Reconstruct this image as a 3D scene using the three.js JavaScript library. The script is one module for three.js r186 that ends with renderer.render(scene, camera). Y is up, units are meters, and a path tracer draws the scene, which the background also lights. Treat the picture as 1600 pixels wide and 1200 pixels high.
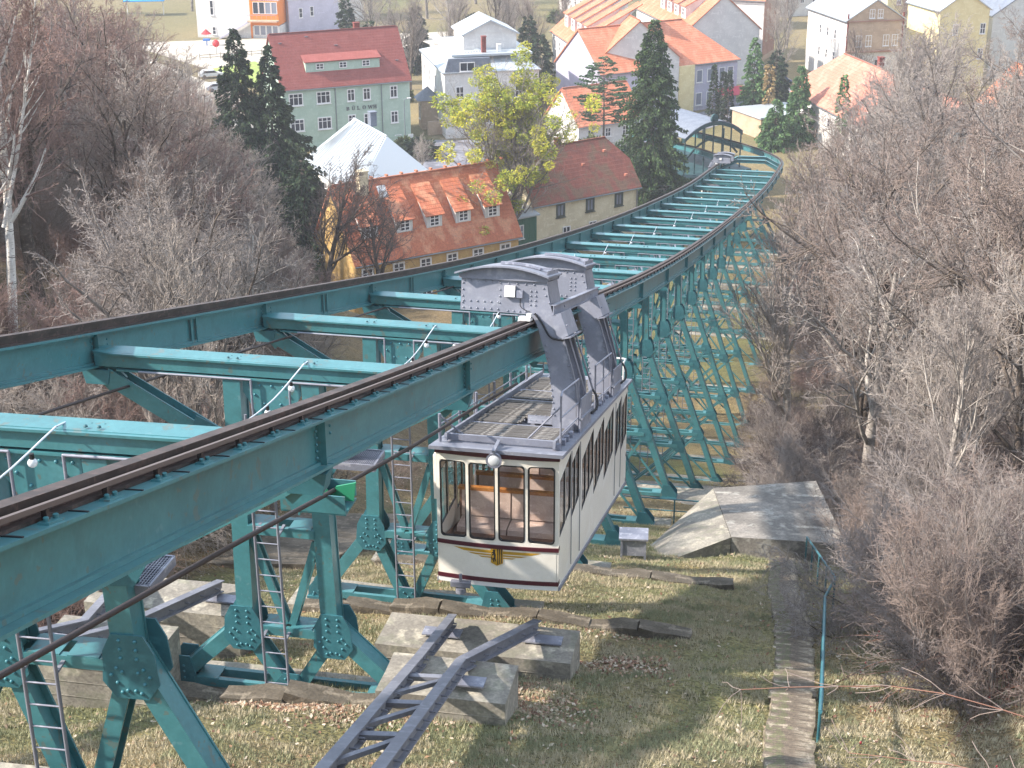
import * as THREE from 'three';
import { mergeGeometries } from 'three/addons/utils/BufferGeometryUtils.js';
import { FontLoader } from 'three/addons/loaders/FontLoader.js';
import { TextGeometry } from 'three/addons/geometries/TextGeometry.js';

// ---------------------------------------------------------------- camera, sky, sun, exposure
const scene = new THREE.Scene();
const camera = new THREE.PerspectiveCamera(28.95, 4 / 3, 0.3, 3000);
camera.position.set(8.328, 8.306, 21.643);
camera.rotation.order = 'YXZ';
camera.rotation.set(-0.38361, 0.19673, -0.00545);
const renderer = new THREE.WebGLRenderer({ antialias: true });
renderer.setSize(1024, 768);
renderer.toneMapping = THREE.LinearToneMapping;
renderer.toneMappingExposure = 2.6;
renderer.shadowMap.enabled = true;
const SUN = new THREE.Vector3(-0.74, 0.60, 0.28).normalize();
{ // hazy early spring sky: pale blue overhead, whitish towards the horizon, a broad glow round the sun, thin veils of cloud
  const W = 512, H = 256, d = new Float32Array(W * H * 4), hsh = (x, y) => { const s = Math.sin(x * 127.1 + y * 311.7) * 43758.5453; return s - Math.floor(s); };
  const nz = (x, y, per) => { const xi = Math.floor(x), yi = Math.floor(y), fx = x - xi, fy = y - yi, w = (a) => ((a % per) + per) % per, sx = fx * fx * (3 - 2 * fx), sy = fy * fy * (3 - 2 * fy); return (hsh(w(xi), yi) * (1 - sx) + hsh(w(xi + 1), yi) * sx) * (1 - sy) + (hsh(w(xi), yi + 1) * (1 - sx) + hsh(w(xi + 1), yi + 1) * sx) * sy; };
  for (let j = 0; j < H; j++) for (let i = 0; i < W; i++) {
    const el = ((j + .5) / H - .5) * Math.PI, az = ((i + .5) / W - .5) * 2 * Math.PI, ce = Math.cos(el);
    const x = Math.cos(az) * ce, y = Math.sin(el), z = Math.sin(az) * ce, h = Math.pow(1 - Math.max(0, y), 2.2);
    let c = [.34 + (.70 - .34) * h, .46 + (.76 - .46) * h, .64 + (.83 - .64) * h];
    const cd = x * SUN.x + y * SUN.y + z * SUN.z, gl = .25 * Math.pow(Math.max(0, cd), 6) + .9 * Math.pow(Math.max(0, cd), 60);
    let n = 0, a = .5, p = 8; for (let o = 0; o < 5; o++) { n += a * nz(i / W * p, j / H * p * 1.6, p); a *= .5; p *= 2; }
    const cl = Math.max(0, Math.min(1, (n - .42) / .25)) * (y > 0 ? Math.min(1, y * 5) : 0) * .45;
    c = c.map((v, k) => v + (.9 - v) * cl + gl * [1, .95, .86][k]);
    if (y < 0) c = c.map(v => v * (1 + Math.max(-1, y * 6) * .55));
    const q = 4 * (j * W + i); d[q] = c[0]; d[q + 1] = c[1]; d[q + 2] = c[2]; d[q + 3] = 1;
  }
  const t = new THREE.DataTexture(d, W, H, THREE.RGBAFormat, THREE.FloatType); t.mapping = THREE.EquirectangularReflectionMapping; t.magFilter = t.minFilter = THREE.LinearFilter; t.wrapS = THREE.RepeatWrapping; t.needsUpdate = true;
  scene.background = t; scene.environment = t;
}
const sun = new THREE.DirectionalLight(0xfff4e6, 4.3);
sun.position.copy(SUN).multiplyScalar(300).add(new THREE.Vector3(0, -20, -90));
sun.target.position.set(0, -20, -90);
sun.castShadow = true; sun.shadow.radius = 2.5; sun.shadow.mapSize.set(4096, 4096);
Object.assign(sun.shadow.camera, { left: -260, right: 260, top: 260, bottom: -260, near: 1, far: 900 });
scene.add(sun, sun.target);
scene.fog = new THREE.FogExp2(0xe2e6ee, 0.0004);

// ---------------------------------------------------------------- helpers
let seed = 7;
const rnd = () => { seed = (seed * 1664525 + 1013904223) >>> 0; return seed / 4294967296; };
const rr = (a, b) => a + (b - a) * rnd();
const V = (x, y, z) => new THREE.Vector3(x, y, z);
const used = {};
function numbered(n) { const k = used[n] = (used[n] ?? -1) + 1; return k ? `${n}_${String(k).padStart(3, '0')}` : n; }
function tag(o, label, category, group, kind) {
  if (label) o.userData.label = label;
  if (category) o.userData.category = category;
  if (group) o.userData.group = group;
  if (kind) o.userData.kind = kind;
  return o;
}
function thing(name, label, category, pos = [0, 0, 0], turn = 0, group) {
  const o = new THREE.Group(); o.name = numbered(name); scene.add(o);
  o.position.set(...pos); o.rotation.y = turn;
  return tag(o, label, category, group);
}
function mesh(name, geo, mat, parent, kind) {
  const m = new THREE.Mesh(geo, mat); m.castShadow = m.receiveShadow = true;
  m.name = parent ? name : numbered(name);
  if (kind) m.userData.kind = kind;
  (parent || scene).add(m);
  return m;
}
// uv in metres from the side a face looks to
function boxUV(g) {
  const p = g.attributes.position, n = g.attributes.normal, uv = new Float32Array(p.count * 2);
  for (let i = 0; i < p.count; i++) {
    const ax = Math.abs(n.getX(i)), ay = Math.abs(n.getY(i)), az = Math.abs(n.getZ(i));
    const x = p.getX(i), y = p.getY(i), z = p.getZ(i);
    if (ay >= ax && ay >= az) { uv[2 * i] = x; uv[2 * i + 1] = z; }
    else if (ax >= az) { uv[2 * i] = z; uv[2 * i + 1] = y; }
    else { uv[2 * i] = x; uv[2 * i + 1] = y; }
  }
  g.setAttribute('uv', new THREE.BufferAttribute(uv, 2));
  return g;
}
// collects pieces, then builds ONE mesh
class MB {
  constructor() { this.g = []; }
  add(g, m) {
    if (g.index) g = g.toNonIndexed(); else g = g.clone();
    for (const k of Object.keys(g.attributes)) if (k !== 'position' && k !== 'normal') g.deleteAttribute(k);
    if (m) g.applyMatrix4(m);
    this.g.push(g); return this;
  }
  box(cx, cy, cz, sx, sy, sz, ry = 0, rx = 0, rz = 0) {
    const m = new THREE.Matrix4().compose(V(cx, cy, cz), new THREE.Quaternion().setFromEuler(new THREE.Euler(rx, ry, rz, 'YXZ')), V(1, 1, 1));
    return this.add(new THREE.BoxGeometry(sx, sy, sz), m);
  }
  // rectangular bar from a to b, w across, h along up
  bar(a, b, w, h, up = V(0, 1, 0)) {
    const d = b.clone().sub(a), L = d.length(); d.divideScalar(L);
    let x = up.clone().cross(d); if (x.lengthSq() < 1e-6) x = V(1, 0, 0).cross(d); x.normalize();
    const y = d.clone().cross(x);
    const m = new THREE.Matrix4().makeBasis(x, y, d).setPosition(a.clone().add(b).multiplyScalar(.5));
    return this.add(new THREE.BoxGeometry(w, h, L), m);
  }
  // I-section: two flanges and a web
  ibeam(a, b, w, h, up = V(0, 1, 0), t = .03) {
    const d = b.clone().sub(a).normalize(); let x = up.clone().cross(d).normalize(); const y = d.clone().cross(x);
    const o = y.clone().multiplyScalar(h / 2 - t / 2);
    this.bar(a.clone().add(o), b.clone().add(o), w, t, up); this.bar(a.clone().sub(o), b.clone().sub(o), w, t, up);
    return this.bar(a, b, t, h - 2 * t - .002, up);
  }
  // channel pair seen from above as two rails
  tube(a, b, r0, r1 = r0, n = 7) {
    const d = b.clone().sub(a), L = d.length();
    const q = new THREE.Quaternion().setFromUnitVectors(V(0, 1, 0), d.divideScalar(L));
    const m = new THREE.Matrix4().compose(a.clone().add(b).multiplyScalar(.5), q, V(1, 1, 1));
    return this.add(new THREE.CylinderGeometry(r1, r0, L, n, 1), m);
  }
  pipe(pts, r, n = 7) {
    const c = new THREE.CurvePath();
    for (let i = 0; i + 1 < pts.length; i++) c.add(new THREE.LineCurve3(pts[i], pts[i + 1]));
    for (let i = 0; i + 1 < pts.length; i++) this.tube(pts[i], pts[i + 1], r, r, n);
    for (let i = 1; i + 1 < pts.length; i++) this.add(new THREE.SphereGeometry(r, n, 5), new THREE.Matrix4().setPosition(pts[i]));
    return this;
  }
  curve(pts, r, n = 6, seg = 24) {
    return this.add(new THREE.TubeGeometry(new THREE.CatmullRomCurve3(pts), seg, r, n, false));
  }
  // plate: outline in a plane given by origin o, axes x, y; thickness t along x cross y
  plate(out, o, x, y, t, holes = []) {
    const s = new THREE.Shape(out.map(p => new THREE.Vector2(p[0], p[1])));
    for (const h of holes) s.holes.push(new THREE.Path(h.map(p => new THREE.Vector2(p[0], p[1]))));
    const g = new THREE.ExtrudeGeometry(s, { depth: t, bevelEnabled: false });
    const zz = x.clone().cross(y);
    return this.add(g, new THREE.Matrix4().makeBasis(x, y, zz).setPosition(o.clone().addScaledVector(zz, -t / 2)));
  }
  rivet(p, n, r = .02) {
    const q = new THREE.Quaternion().setFromUnitVectors(V(0, 1, 0), n);
    return this.add(MB.rv, new THREE.Matrix4().compose(p, q, V(r, r, r)));
  }
  geo(uv = true) { const g = this.g.length > 1 ? mergeGeometries(this.g) : this.g[0]; return uv ? boxUV(g) : g; }
  build(name, mat, parent, kind) { return this.g.length ? mesh(name, this.geo(), mat, parent, kind) : null; }
}
MB.rv = new THREE.SphereGeometry(1, 6, 3, 0, Math.PI * 2, 0, Math.PI / 2);

// ---------------------------------------------------------------- procedural textures
const P2 = new Uint8Array(512); { const s0 = seed; for (let i = 0; i < 256; i++) P2[i] = i; for (let i = 255; i > 0; i--) { const j = Math.floor(rnd() * (i + 1)); [P2[i], P2[j]] = [P2[j], P2[i]]; } for (let i = 0; i < 256; i++) P2[i + 256] = P2[i]; }
function vnoise(x, y, per) {           // tiling value noise, period per cells
  const xi = Math.floor(x), yi = Math.floor(y), fx = x - xi, fy = y - yi;
  const w = (a) => ((a % per) + per) % per, h = (a, b) => P2[(P2[w(a) & 255] + w(b)) & 255] / 255;
  const sx = fx * fx * (3 - 2 * fx), sy = fy * fy * (3 - 2 * fy);
  return (h(xi, yi) * (1 - sx) + h(xi + 1, yi) * sx) * (1 - sy) + (h(xi, yi + 1) * (1 - sx) + h(xi + 1, yi + 1) * sx) * sy;
}
function fbm(u, v, base, oct = 4, gain = .55) {
  let s = 0, a = 1, t = 0, per = base;
  for (let o = 0; o < oct; o++) { s += a * vnoise(u * per, v * per, per); t += a; a *= gain; per *= 2; }
  return s / t;
}
const lin = (h) => { const c = new THREE.Color(h); return c; };
function tex(n, f, srgb = true, rep = 1) {
  const d = new Uint8Array(n * n * 4);
  for (let j = 0; j < n; j++) for (let i = 0; i < n; i++) {
    const c = f(i / n, j / n), k = 4 * (j * n + i);
    d[k] = Math.max(0, Math.min(255, c[0] * 255)); d[k + 1] = Math.max(0, Math.min(255, c[1] * 255)); d[k + 2] = Math.max(0, Math.min(255, c[2] * 255)); d[k + 3] = 255;
  }
  const t = new THREE.DataTexture(d, n, n); t.wrapS = t.wrapT = THREE.RepeatWrapping; t.magFilter = THREE.LinearFilter; t.minFilter = THREE.LinearMipmapLinearFilter; t.generateMipmaps = true;
  if (srgb) t.colorSpace = THREE.SRGBColorSpace;
  t.repeat.set(rep, rep); t.needsUpdate = true; return t;
}
const hex = (h) => [(h >> 16 & 255) / 255, (h >> 8 & 255) / 255, (h & 255) / 255];
const mixc = (a, b, t) => a.map((v, i) => v + (b[i] - v) * t);
const ss = (a, b, x) => { const t = Math.max(0, Math.min(1, (x - a) / (b - a))); return t * t * (3 - 2 * t); };
// mottled surface: base colour wandering towards c2, c3 in patches; size = metres per tile
function mottle(c1, c2, c3, size, { n = 256, base = 4, oct = 5, rough = .8, metal = 0, bump = 0, k = 1, fine = .5, extra } = {}) {
  const A = hex(c1), B = hex(c2), C = hex(c3);
  const map = tex(n, (u, v) => {
    const a = fbm(u, v, base, oct), b = fbm(u + .37, v + .71, base * 2, oct), f = fbm(u, v, 64, 2);
    let c = mixc(A, B, ss(.35, .7, a) * k); c = mixc(c, C, ss(.58, .78, b) * k);
    const m = 1 + (f - .5) * .3 * fine; c = c.map(x => x * m);
    return extra ? extra(u, v, c) : c;
  }, true, 1 / size);
  const o = { map, roughness: rough, metalness: metal };
  if (bump) { o.bumpMap = tex(n, (u, v) => { const b = .5 * fbm(u, v, base * 2, oct) + .5 * fbm(u, v, 64, 2); return [b, b, b]; }, false, 1 / size); o.bumpScale = bump; }
  return new THREE.MeshStandardMaterial(o);
}
const plain = (h, rough = .7, metal = 0, extra = {}) => new THREE.MeshStandardMaterial({ color: h, roughness: rough, metalness: metal, ...extra });
const M = {};
M.teal = mottle(0x43797f, 0x3d7178, 0x4c8186, 2.6, { n: 512, rough: .34, bump: .001, fine: .3, k: .5, extra: (u, v, c) => { const a = fbm(u + .13, v + .6, 22, 3), b = fbm(u + .5, v + .2, 6, 4); if (a > .72 && b > .52) return mixc(c, [.42, .36, .32], .45); if (a < .27 && b < .45) return mixc(c, [.5, .58, .6], .3); return c.map(x => x * (1 - .07 * ss(.55, .75, b))); } });
M.tealDark = mottle(0x326872, 0x2c5f69, 0x396f78, 1.7, { rough: .5, fine: .3 });
M.rivetTeal = plain(0x377480, .4);
M.rail = mottle(0x453936, 0x352b29, 0x5a4844, .8, { rough: .5, metal: .35, fine: .7 });
M.railTop = plain(0x6d6461, .32, .7);
M.galv = mottle(0x8d8f9c, 0x7b7e8c, 0xa3a5b0, 1.1, { rough: .5, metal: .25, fine: .4 });
M.grey = mottle(0x7e818e, 0x757884, 0x8a8d98, 1.6, { rough: .5, bump: .001, fine: .25 });
M.greyDark = mottle(0x73757f, 0x686a74, 0x7d7f89, 1.4, { rough: .55, fine: .35 });
M.white = plain(0xd9d8d6, .6);
M.cream = mottle(0xe6e1d6, 0xe1dbcf, 0xe9e5dc, 3, { rough: .3, fine: .12 });
M.maroon = plain(0x4d1c26, .3);
M.gold = plain(0xb98f25, .4);
M.black = plain(0x17171a, .5);
M.wood = mottle(0xa87038, 0x98602c, 0xb88048, .5, { rough: .5 });
M.leather = mottle(0xc0aa9e, 0xb39c90, 0xc9b5aa, .6, { rough: .6, fine: .3 });
M.panel = mottle(0x8a6a58, 0x7a5c4b, 0x977766, .8, { rough: .6 });
M.glass = new THREE.MeshPhysicalMaterial({ color: 0xffffff, transmission: 1, thickness: 0, roughness: .03, ior: 1.5 });
M.bulb = new THREE.MeshPhysicalMaterial({ color: 0xe8ecf0, transmission: .35, thickness: 0, roughness: .15 });
M.cableGrey = plain(0x3a3030, .6, .3);
M.cableLight = plain(0xc6cdd6, .5);
M.concrete = mottle(0x8b867c, 0x77726a, 0xa09a8c, 2.6, { n: 512, rough: .95, bump: .006, fine: 1, extra: (u, v, c) => { const s = ss(.62, .72, fbm(u + .2, v, 7, 4)); return mixc(c, [.42, .43, .36], s * .35); } });
M.concreteWhite = mottle(0x837e78, 0x6c6863, 0x928c84, 3.4, { n: 512, rough: .95, bump: .006, fine: 1.1, extra: (u, v, c) => { const s = ss(.6, .68, fbm(u, v + .3, 9, 5)) * ss(.5, .62, fbm(u + .4, v * 1.5, 3, 3)); return mixc(c, [.7, .7, .67], s * .45); } });
M.stone = mottle(0x665e53, 0x4f483e, 0x756c5f, 1.6, { rough: .95, bump: .012, fine: 1.2 });
M.plank = mottle(0x8d8478, 0x756d63, 0xa49a8c, .9, { n: 256, rough: .9, bump: .004, fine: 1, extra: (u, v, c) => c.map(x => x * (.85 + .3 * vnoise(u * 64, v * 4, 64))) });
// ---------------------------------------------------------------- the line of the railway
const KN = [-24, -19.2, -9.6, 0, 19, 38, 57, 76, 95, 114, 128, 137.6, 147.2, 160, 176, 200];
const KK = [-.00634, -.00634, -.0052, -.00294, .00072, -.00013, -.00047, -.00014, -.00019, .0005, .0003, .0038, .022, .028, .0125, .0125];
const KG = [.33, .3241, .2979, .269, .2572, .2351, .2196, .2053, .1962, .1695, .18, .19, .17, .1, .03, .02];
const terp = (kx, ky, x) => { if (x <= kx[0]) return ky[0]; for (let i = 1; i < kx.length; i++) if (x <= kx[i]) return ky[i - 1] + (ky[i] - ky[i - 1]) * (x - kx[i - 1]) / (kx[i] - kx[i - 1]); return ky[ky.length - 1]; };
const LINE = []; const LS0 = -24, LDS = .2;
{
  let x = 0, y = 0, z = 0, th = 0;
  for (let s = LS0; s < 195; s += LDS) { th += terp(KN, KK, s) * LDS; x -= Math.sin(th) * LDS; z -= Math.cos(th) * LDS; y -= terp(KN, KG, s) * LDS; LINE.push([x, y, z, th]); }
  const i0 = Math.round(-LS0 / LDS), t0 = LINE[i0][3]; let X = 0, Y = 0, Z = 0;
  // start again with the heading at s = 0 being straight ahead
  for (const p of LINE) p[3] -= t0;
  for (let i = 0; i < LINE.length; i++) { X -= Math.sin(LINE[i][3]) * LDS; Z -= Math.cos(LINE[i][3]) * LDS; LINE[i][0] = X; LINE[i][2] = Z; }
  const o = LINE[i0].slice(); for (const p of LINE) { p[0] -= o[0]; p[1] -= o[1]; p[2] -= o[2]; }
}
function at(s, lat = 0, h = 0) {
  const f = Math.max(0, Math.min(LINE.length - 2, (s - LS0) / LDS)), i = Math.floor(f), t = f - i, a = LINE[i], b = LINE[i + 1];
  const th = a[3] + (b[3] - a[3]) * t;
  return V(a[0] + (b[0] - a[0]) * t + lat * Math.cos(th), a[1] + (b[1] - a[1]) * t + h, a[2] + (b[2] - a[2]) * t - lat * Math.sin(th));
}
const heading = (s) => { const i = Math.max(0, Math.min(LINE.length - 1, Math.round((s - LS0) / LDS))); return LINE[i][3]; };
const slopeAt = (s) => terp(KN, KG, s);
const D = 7.574;                       // metres between trestles
const ST = (k) => (k - 2) * D;

// a rectangular bar following the line
function sweep(mb, s0, s1, lat, h, w, t, step = 1.25) {
  const n = Math.max(1, Math.round((s1 - s0) / step)), pos = [], idx = [], nor = [];
  const ring = (s) => [[-w / 2, t / 2], [w / 2, t / 2], [w / 2, -t / 2], [-w / 2, -t / 2]].map(([a, b]) => at(s, lat + a, h + b));
  const rings = []; for (let i = 0; i <= n; i++) rings.push(ring(s0 + (s1 - s0) * i / n));
  const quad = (a, b, c, d) => { const N = b.clone().sub(a).cross(d.clone().sub(a)).normalize(); for (const p of [a, b, c, a, c, d]) { pos.push(p.x, p.y, p.z); nor.push(N.x, N.y, N.z); } };
  for (let i = 0; i < n; i++) for (let j = 0; j < 4; j++) { const k = (j + 1) % 4; quad(rings[i][j], rings[i][k], rings[i + 1][k], rings[i + 1][j]); }
  quad(rings[0][3], rings[0][2], rings[0][1], rings[0][0]); quad(rings[n][0], rings[n][1], rings[n][2], rings[n][3]);
  const g = new THREE.BufferGeometry(); g.setAttribute('position', new THREE.Float32BufferAttribute(pos, 3)); g.setAttribute('normal', new THREE.Float32BufferAttribute(nor, 3));
  mb.add(g);
}
M.railBar = plain(0x6a5e5b, .45, .4);
const S_END = 178, S_BEG = -22;
const viaduct = thing('suspension_railway_viaduct', 'turquoise steel twin girder railway viaduct curving down the slope to the village', 'viaduct');
for (const side of [-1, 1]) {
  const L = 3.2 * side, out = side;      // out = away from the middle
  const girder = new MB(); sweep(girder, S_BEG, S_END, L, -.187, .42, .03); sweep(girder, S_BEG, S_END, L, -.785, .32, .032); sweep(girder, S_BEG, S_END, L, -.485, .05, .564);
  // flange angles under the top plate
  sweep(girder, S_BEG, S_END, L, -.24, .14, .07); sweep(girder, S_BEG, S_END, L, -.745, .13, .045);
  const gm = girder.build('girder', M.teal, viaduct);
  // web stiffeners and splice plates
  const st = new MB(), rv = new MB();
  for (let k = 0; k < 24; k++) for (const off of [0, 3.85, 4.1]) {
    const s = ST(k) + off; if (s > S_END - 1) continue;
    const far = k > 6;
    for (const e of [-1, 1]) {
      if (off && e * side > 0) continue; const wd = off ? .08 : .014, a = at(s, L + e * (.025 + wd / 2), -.21), b = at(s, L + e * (.025 + wd / 2), -.76);
      st.bar(a, b, off ? .025 : .2, wd, V(0, 0, -1));
      if (!far && !off) for (let i = 0; i < 7; i++) { rv.rivet(at(s - .07, L + e * .04, -.27 - i * .08), V(e, 0, 0), .02); rv.rivet(at(s + .07, L + e * .04, -.27 - i * .08), V(e, 0, 0), .02); if (i === 1 || i === 2) rv.rivet(at(s + .5, L + e * .027, -.27 - i * .09), V(e, 0, 0), .02); }
    }
  }
  st.build('stiffener', M.teal, gm); 
  if (rv.g.length) rv.build('rivets', M.rivetTeal, gm, 'stuff');
  // running rail: foot, web, head
  const rail = new MB(); sweep(rail, S_BEG, S_END, L - out * .04, -.156, .2, .03); sweep(rail, S_BEG, S_END, L - out * .04, -.095, .08, .092); sweep(rail, S_BEG, S_END, L - out * .04, -.026, .13, .052);
  rail.build('rail', M.rail, viaduct);
  // narrow outer bar on little posts, carried by clips
  const bar = new MB(); sweep(bar, S_BEG, S_END, L + out * .1, -.055, .035, .04, 1.25);
  const bm = bar.build('brake_bar', M.railBar, viaduct);
  const post = new MB(), clip = new MB(), joint = new MB();
  for (let s = S_BEG + .4; s < 120; s += .95) {
    post.bar(at(s, L + out * .1, -.17), at(s, L + out * .1, -.076), .04, .04, V(0, 0, -1));
    for (const q of [.135]) { const T = at(s + .12, L + out * q, -.163), U = at(s - .12, L + out * q, -.163); clip.bar(U, T, .08, .018); if (s < 30) for (const d of [-.07, .07]) { const R = at(s + d, L + out * q, -.154); clip.tube(R, R.clone().add(V(0, .03, 0)), .02, .02, 6); } }
    if (s < 60) joint.bar(at(s + .4, L + out * .135, -.168), at(s + .425, L + out * .135, -.168), .14, .012);
  }
  joint.build('plate_joint', M.black, gm, 'stuff'); post.build('rail_post', M.rail, bm); clip.build('rail_clip', M.teal, gm, 'stuff');
}
// cross beams between the girders, one above each trestle
for (let k = 0; k <= 21; k++) {
  const s = ST(k), mb = new MB(), up = V(0, 1, 0);
  const a = at(s, -3.12, -.62), b = at(s, 3.12, -.62);
  const e = (lat, dy, ds) => at(s + ds, lat, dy);
  if (k < 20) {
    mb.bar(at(s, -2.72, -.49), at(s, 2.72, -.49), .40, .035); mb.bar(at(s, -2.72, -.78), at(s, 2.72, -.78), .34, .03);
    mb.bar(at(s - .13, -3.1, -.635), at(s - .13, 3.1, -.635), .03, .26); mb.bar(at(s + .13, -3.1, -.635), at(s + .13, 3.1, -.635), .03, .26);
    for (const q of [-1, 1]) { // tapering ends
      mb.plate([[0, -.2], [.42, -.13], [.42, .13], [0, .2]], at(s, q * 2.72, -.49), V(q, 0, 0).applyAxisAngle(V(0, 1, 0), heading(s)), V(0, 0, q > 0 ? 1 : -1).applyAxisAngle(V(0, 1, 0), heading(s)), .034);
    }
  } else {
    // humped beam near the station
    const P = [[-3.1, -.75], [-1.5, .12], [1.5, .12], [3.1, -.75]].map(([x, y]) => at(s, x, y));
    for (let i = 0; i < 3; i++) mb.ibeam(P[i], P[i + 1], .34, .36, up);
  }
  const bm = mb.build('cross_beam', M.teal, viaduct);
  if (k < 9 && k > 0) {
    const bo = new MB();
    for (const x of [-.66, .66]) for (const dx of [-.08, .08]) for (const dz of [-.08, .08]) bo.rivet(at(s + dz, x + dx, -.473), V(0, 1, 0), .028);
    bo.build('bolts', plainOnce('bolt'), bm, 'stuff');
  }
}
// hand rails (scaffold pipes) hung below the cross beams, on their uphill side
{
  for (let k = 0; k < 14; k++) {
    const mb = new MB(), s = ST(k);
    for (const q of [-1, 1]) { mb.pipe([at(s - .2, q * 2.3, -.82), at(s - .2, q * .33, -.82), at(s - .2, q * .33, -1.75)], .02, 6); }
    mb.build('walkway_rail', M.galv, viaduct);
  }
  // narrow plank walk down the middle, on the trestle heads
  const w = new MB(); for (const q of [-.2, 0, .2]) sweep(w, S_BEG, 150, q, -1.9, .19, .04, 2);
  w.build('walkway', M.galv, viaduct);
}
function plainOnce(k) { return M[k] ??= plain(0x1f4d55, .5); }
// ---------------------------------------------------------------- trestles
//            k:   0     1     2     3     4     5     6      7      8      9      10     11     12     13     14     15     16     17     18    19    20   21
const FOOT_H = [-4.6, -5.7, -6.8, -7.3, -8.3, -9.5, -10.7, -11.3, -13.0, -14.4, -14.9, -15.5, -15.8, -14.6, -13.9, -12.5, -11.2, -10.2, -9.4, -8.9, -8.6, -8];
const KNEE_H = [-3.0, -3.5, -5.55, -5.55, -5.5, -5.5, -5.5, -5.5, -5.5, -5.5, -5.5, -5.5, -5.5, -5.5, -5.5, -5.3, -5.0, -4.7, -4.4, -4.2, -4, -4];
const SLOPE = [.45, .5, 1.05, .72, .62, .45, .37, .36, .36, .36, .36, .35, .34, .36, .4, .42, .46, .5, .5, .5, .5, .5];
function trestle(k, label, group) {
  const s = ST(k), near = k <= 4, kh = KNEE_H[k], fh = FOOT_H[k], sl = SLOPE[k];
  const t = thing('steel_trestle', label, 'trestle', [0, 0, 0], 0, group);
  const w = .15, px = .68, th = heading(s), X = V(1, 0, 0).applyAxisAngle(V(0, 1, 0), th), Z = V(0, 0, 1).applyAxisAngle(V(0, 1, 0), th), Y = V(0, 1, 0);
  const p = (lat, h, dz = 0) => at(s, lat, h).addScaledVector(Z, dz);
  const kx = .78, fx = kx + sl * (kh - fh) + .05;
  const rv = new MB(), nrm = Z;
  const rivets = (cx, cy, list, dz) => { if (near) for (const [a, b] of list) rv.rivet(p(cx + a, cy + b, dz), nrm, .026); };
  for (const q of [-1, 1]) {
    const post = new MB();     // two channels with a face plate
    post.bar(p(q * px, -.8, .17), p(q * kx, kh, .17), .30, .03, Z); post.bar(p(q * px, -.8, -.17), p(q * kx, kh, -.17), .30, .03, Z);
    for (const e of [-1, 1]) post.bar(p(q * px + e * .115, -.8, 0), p(q * kx + e * .115, kh, 0), .03, .31, Z);
    post.build('post', M.teal, t);
    // outer leg to the foot
    const leg = new MB(), a = p(q * (kx + .04), kh + .1), b = p(q * fx, fh + .08);
    for (const dz of [-.17, .17]) leg.bar(a.clone().addScaledVector(Z, dz), b.clone().addScaledVector(Z, dz), .26, .03, Z);
    const dirL = b.clone().sub(a).normalize(), nL = dirL.clone().cross(Z).normalize();
    for (const e of [-1, 1]) leg.bar(a.clone().addScaledVector(nL, e * .1), b.clone().addScaledVector(nL, e * .1), .03, .31, Z);
    leg.build('leg', M.teal, t);
    // knee gusset: eight-cornered plate, front and back
    const g = new MB(), R = .36;
    const oc = [[-.2, .46], [.2, .46], [.32, .22], [.36, -.2], [.2, -.42], [-.2, -.42], [-.36, -.2], [-.32, .22]].map(([x, y]) => [x + q * .05, y]);
    for (const dz of [-.2, .2]) { const g2 = new MB(); g2.plate(oc, p(q * kx, kh, dz), X, Y, .025); g2.build('knee_plate', M.tealDark, t); }
    rivets(q * kx, kh, [[-.1, .38], [.1, .38], [-.1, .26], [.1, .26], [-.1, .14], [.1, .14], [.17, 0], [.24, -.1], [.1, -.05], [.17, -.2], [-.17, 0], [-.24, -.1], [-.1, -.05], [-.17, -.2], [.05, -.3], [-.05, -.3], [.12, -.33], [-.12, -.33]].map(([x, y]) => [x + q * .05, y]), .215);
    // foot shoe
    const f = new MB();
    f.plate([[-.3, -.12], [.34, -.12], [.34, .12], [.05, .5], [-.25, .5], [-.34, .12]].map(([x, y]) => [x * q, y]).sort(() => 0), p(q * fx, fh + .06, .2), X, Y, .025);
    f.plate([[-.3, -.12], [.34, -.12], [.34, .12], [.05, .5], [-.25, .5], [-.34, .12]].map(([x, y]) => [x * q, y]), p(q * fx, fh + .06, -.2), X, Y, .025);
    f.add(new THREE.BoxGeometry(.72, .06, .56), new THREE.Matrix4().makeRotationY(th).setPosition(p(q * fx, fh - .05)));
    f.build('foot', M.tealDark, t);
    rivets(q * fx, fh + .06, [[-.12, .3], [.02, .3], [-.12, .18], [.05, .18], [-.12, .05], [.08, .05], [.2, .0], [.22, -.06], [-.2, -.06], [0, -.06]].map(([x, y]) => [x * q, y]), .215);
    // wing brace to the girder
    const wb = new MB(); wb.ibeam(p(q * 2.95, -.9), p(q * (px + .1), -2.15), .3, .26, Z, .025);
    wb.bar(p(q * 2.75, -.82, 0), p(q * 3.05, -1.12, 0), .4, .05, Z);
    wb.build('wing_brace', M.teal, t);
    if (near) { const pl = new MB(); pl.plate([[-.1, .32], [.55, .62], [.62, .42], [.2, -.28], [-.1, -.3]].map(([x, y]) => [q * x, y]), p(q * (px + .12), -2.1, .19), X, Y, .02); pl.build('brace_plate', M.tealDark, t); rivets(q * (px + .12), -2.1, [[.08, .2], [.08, .05], [.08, -.12], [.25, .3], [.3, .15], [.42, .42]].map(([x, y]) => [q * x, y]), .205); }
    // bracket under the girder
    const br = new MB(); br.plate([[-.26, 0], [.26, 0], [.2, -.26], [-.2, -.26]], p(q * 3.1, -.804, 0), X, Y, .3); br.build('bearing', M.tealDark, t);
  }
  // top: gusset and inverted V between the posts
  const top = new MB(); top.plate([[-.5, 0], [.5, 0], [.5, -.22], [.16, -.8], [-.16, -.8], [-.5, -.22]], p(0, -.8, .12), X, Y, .025);
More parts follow.
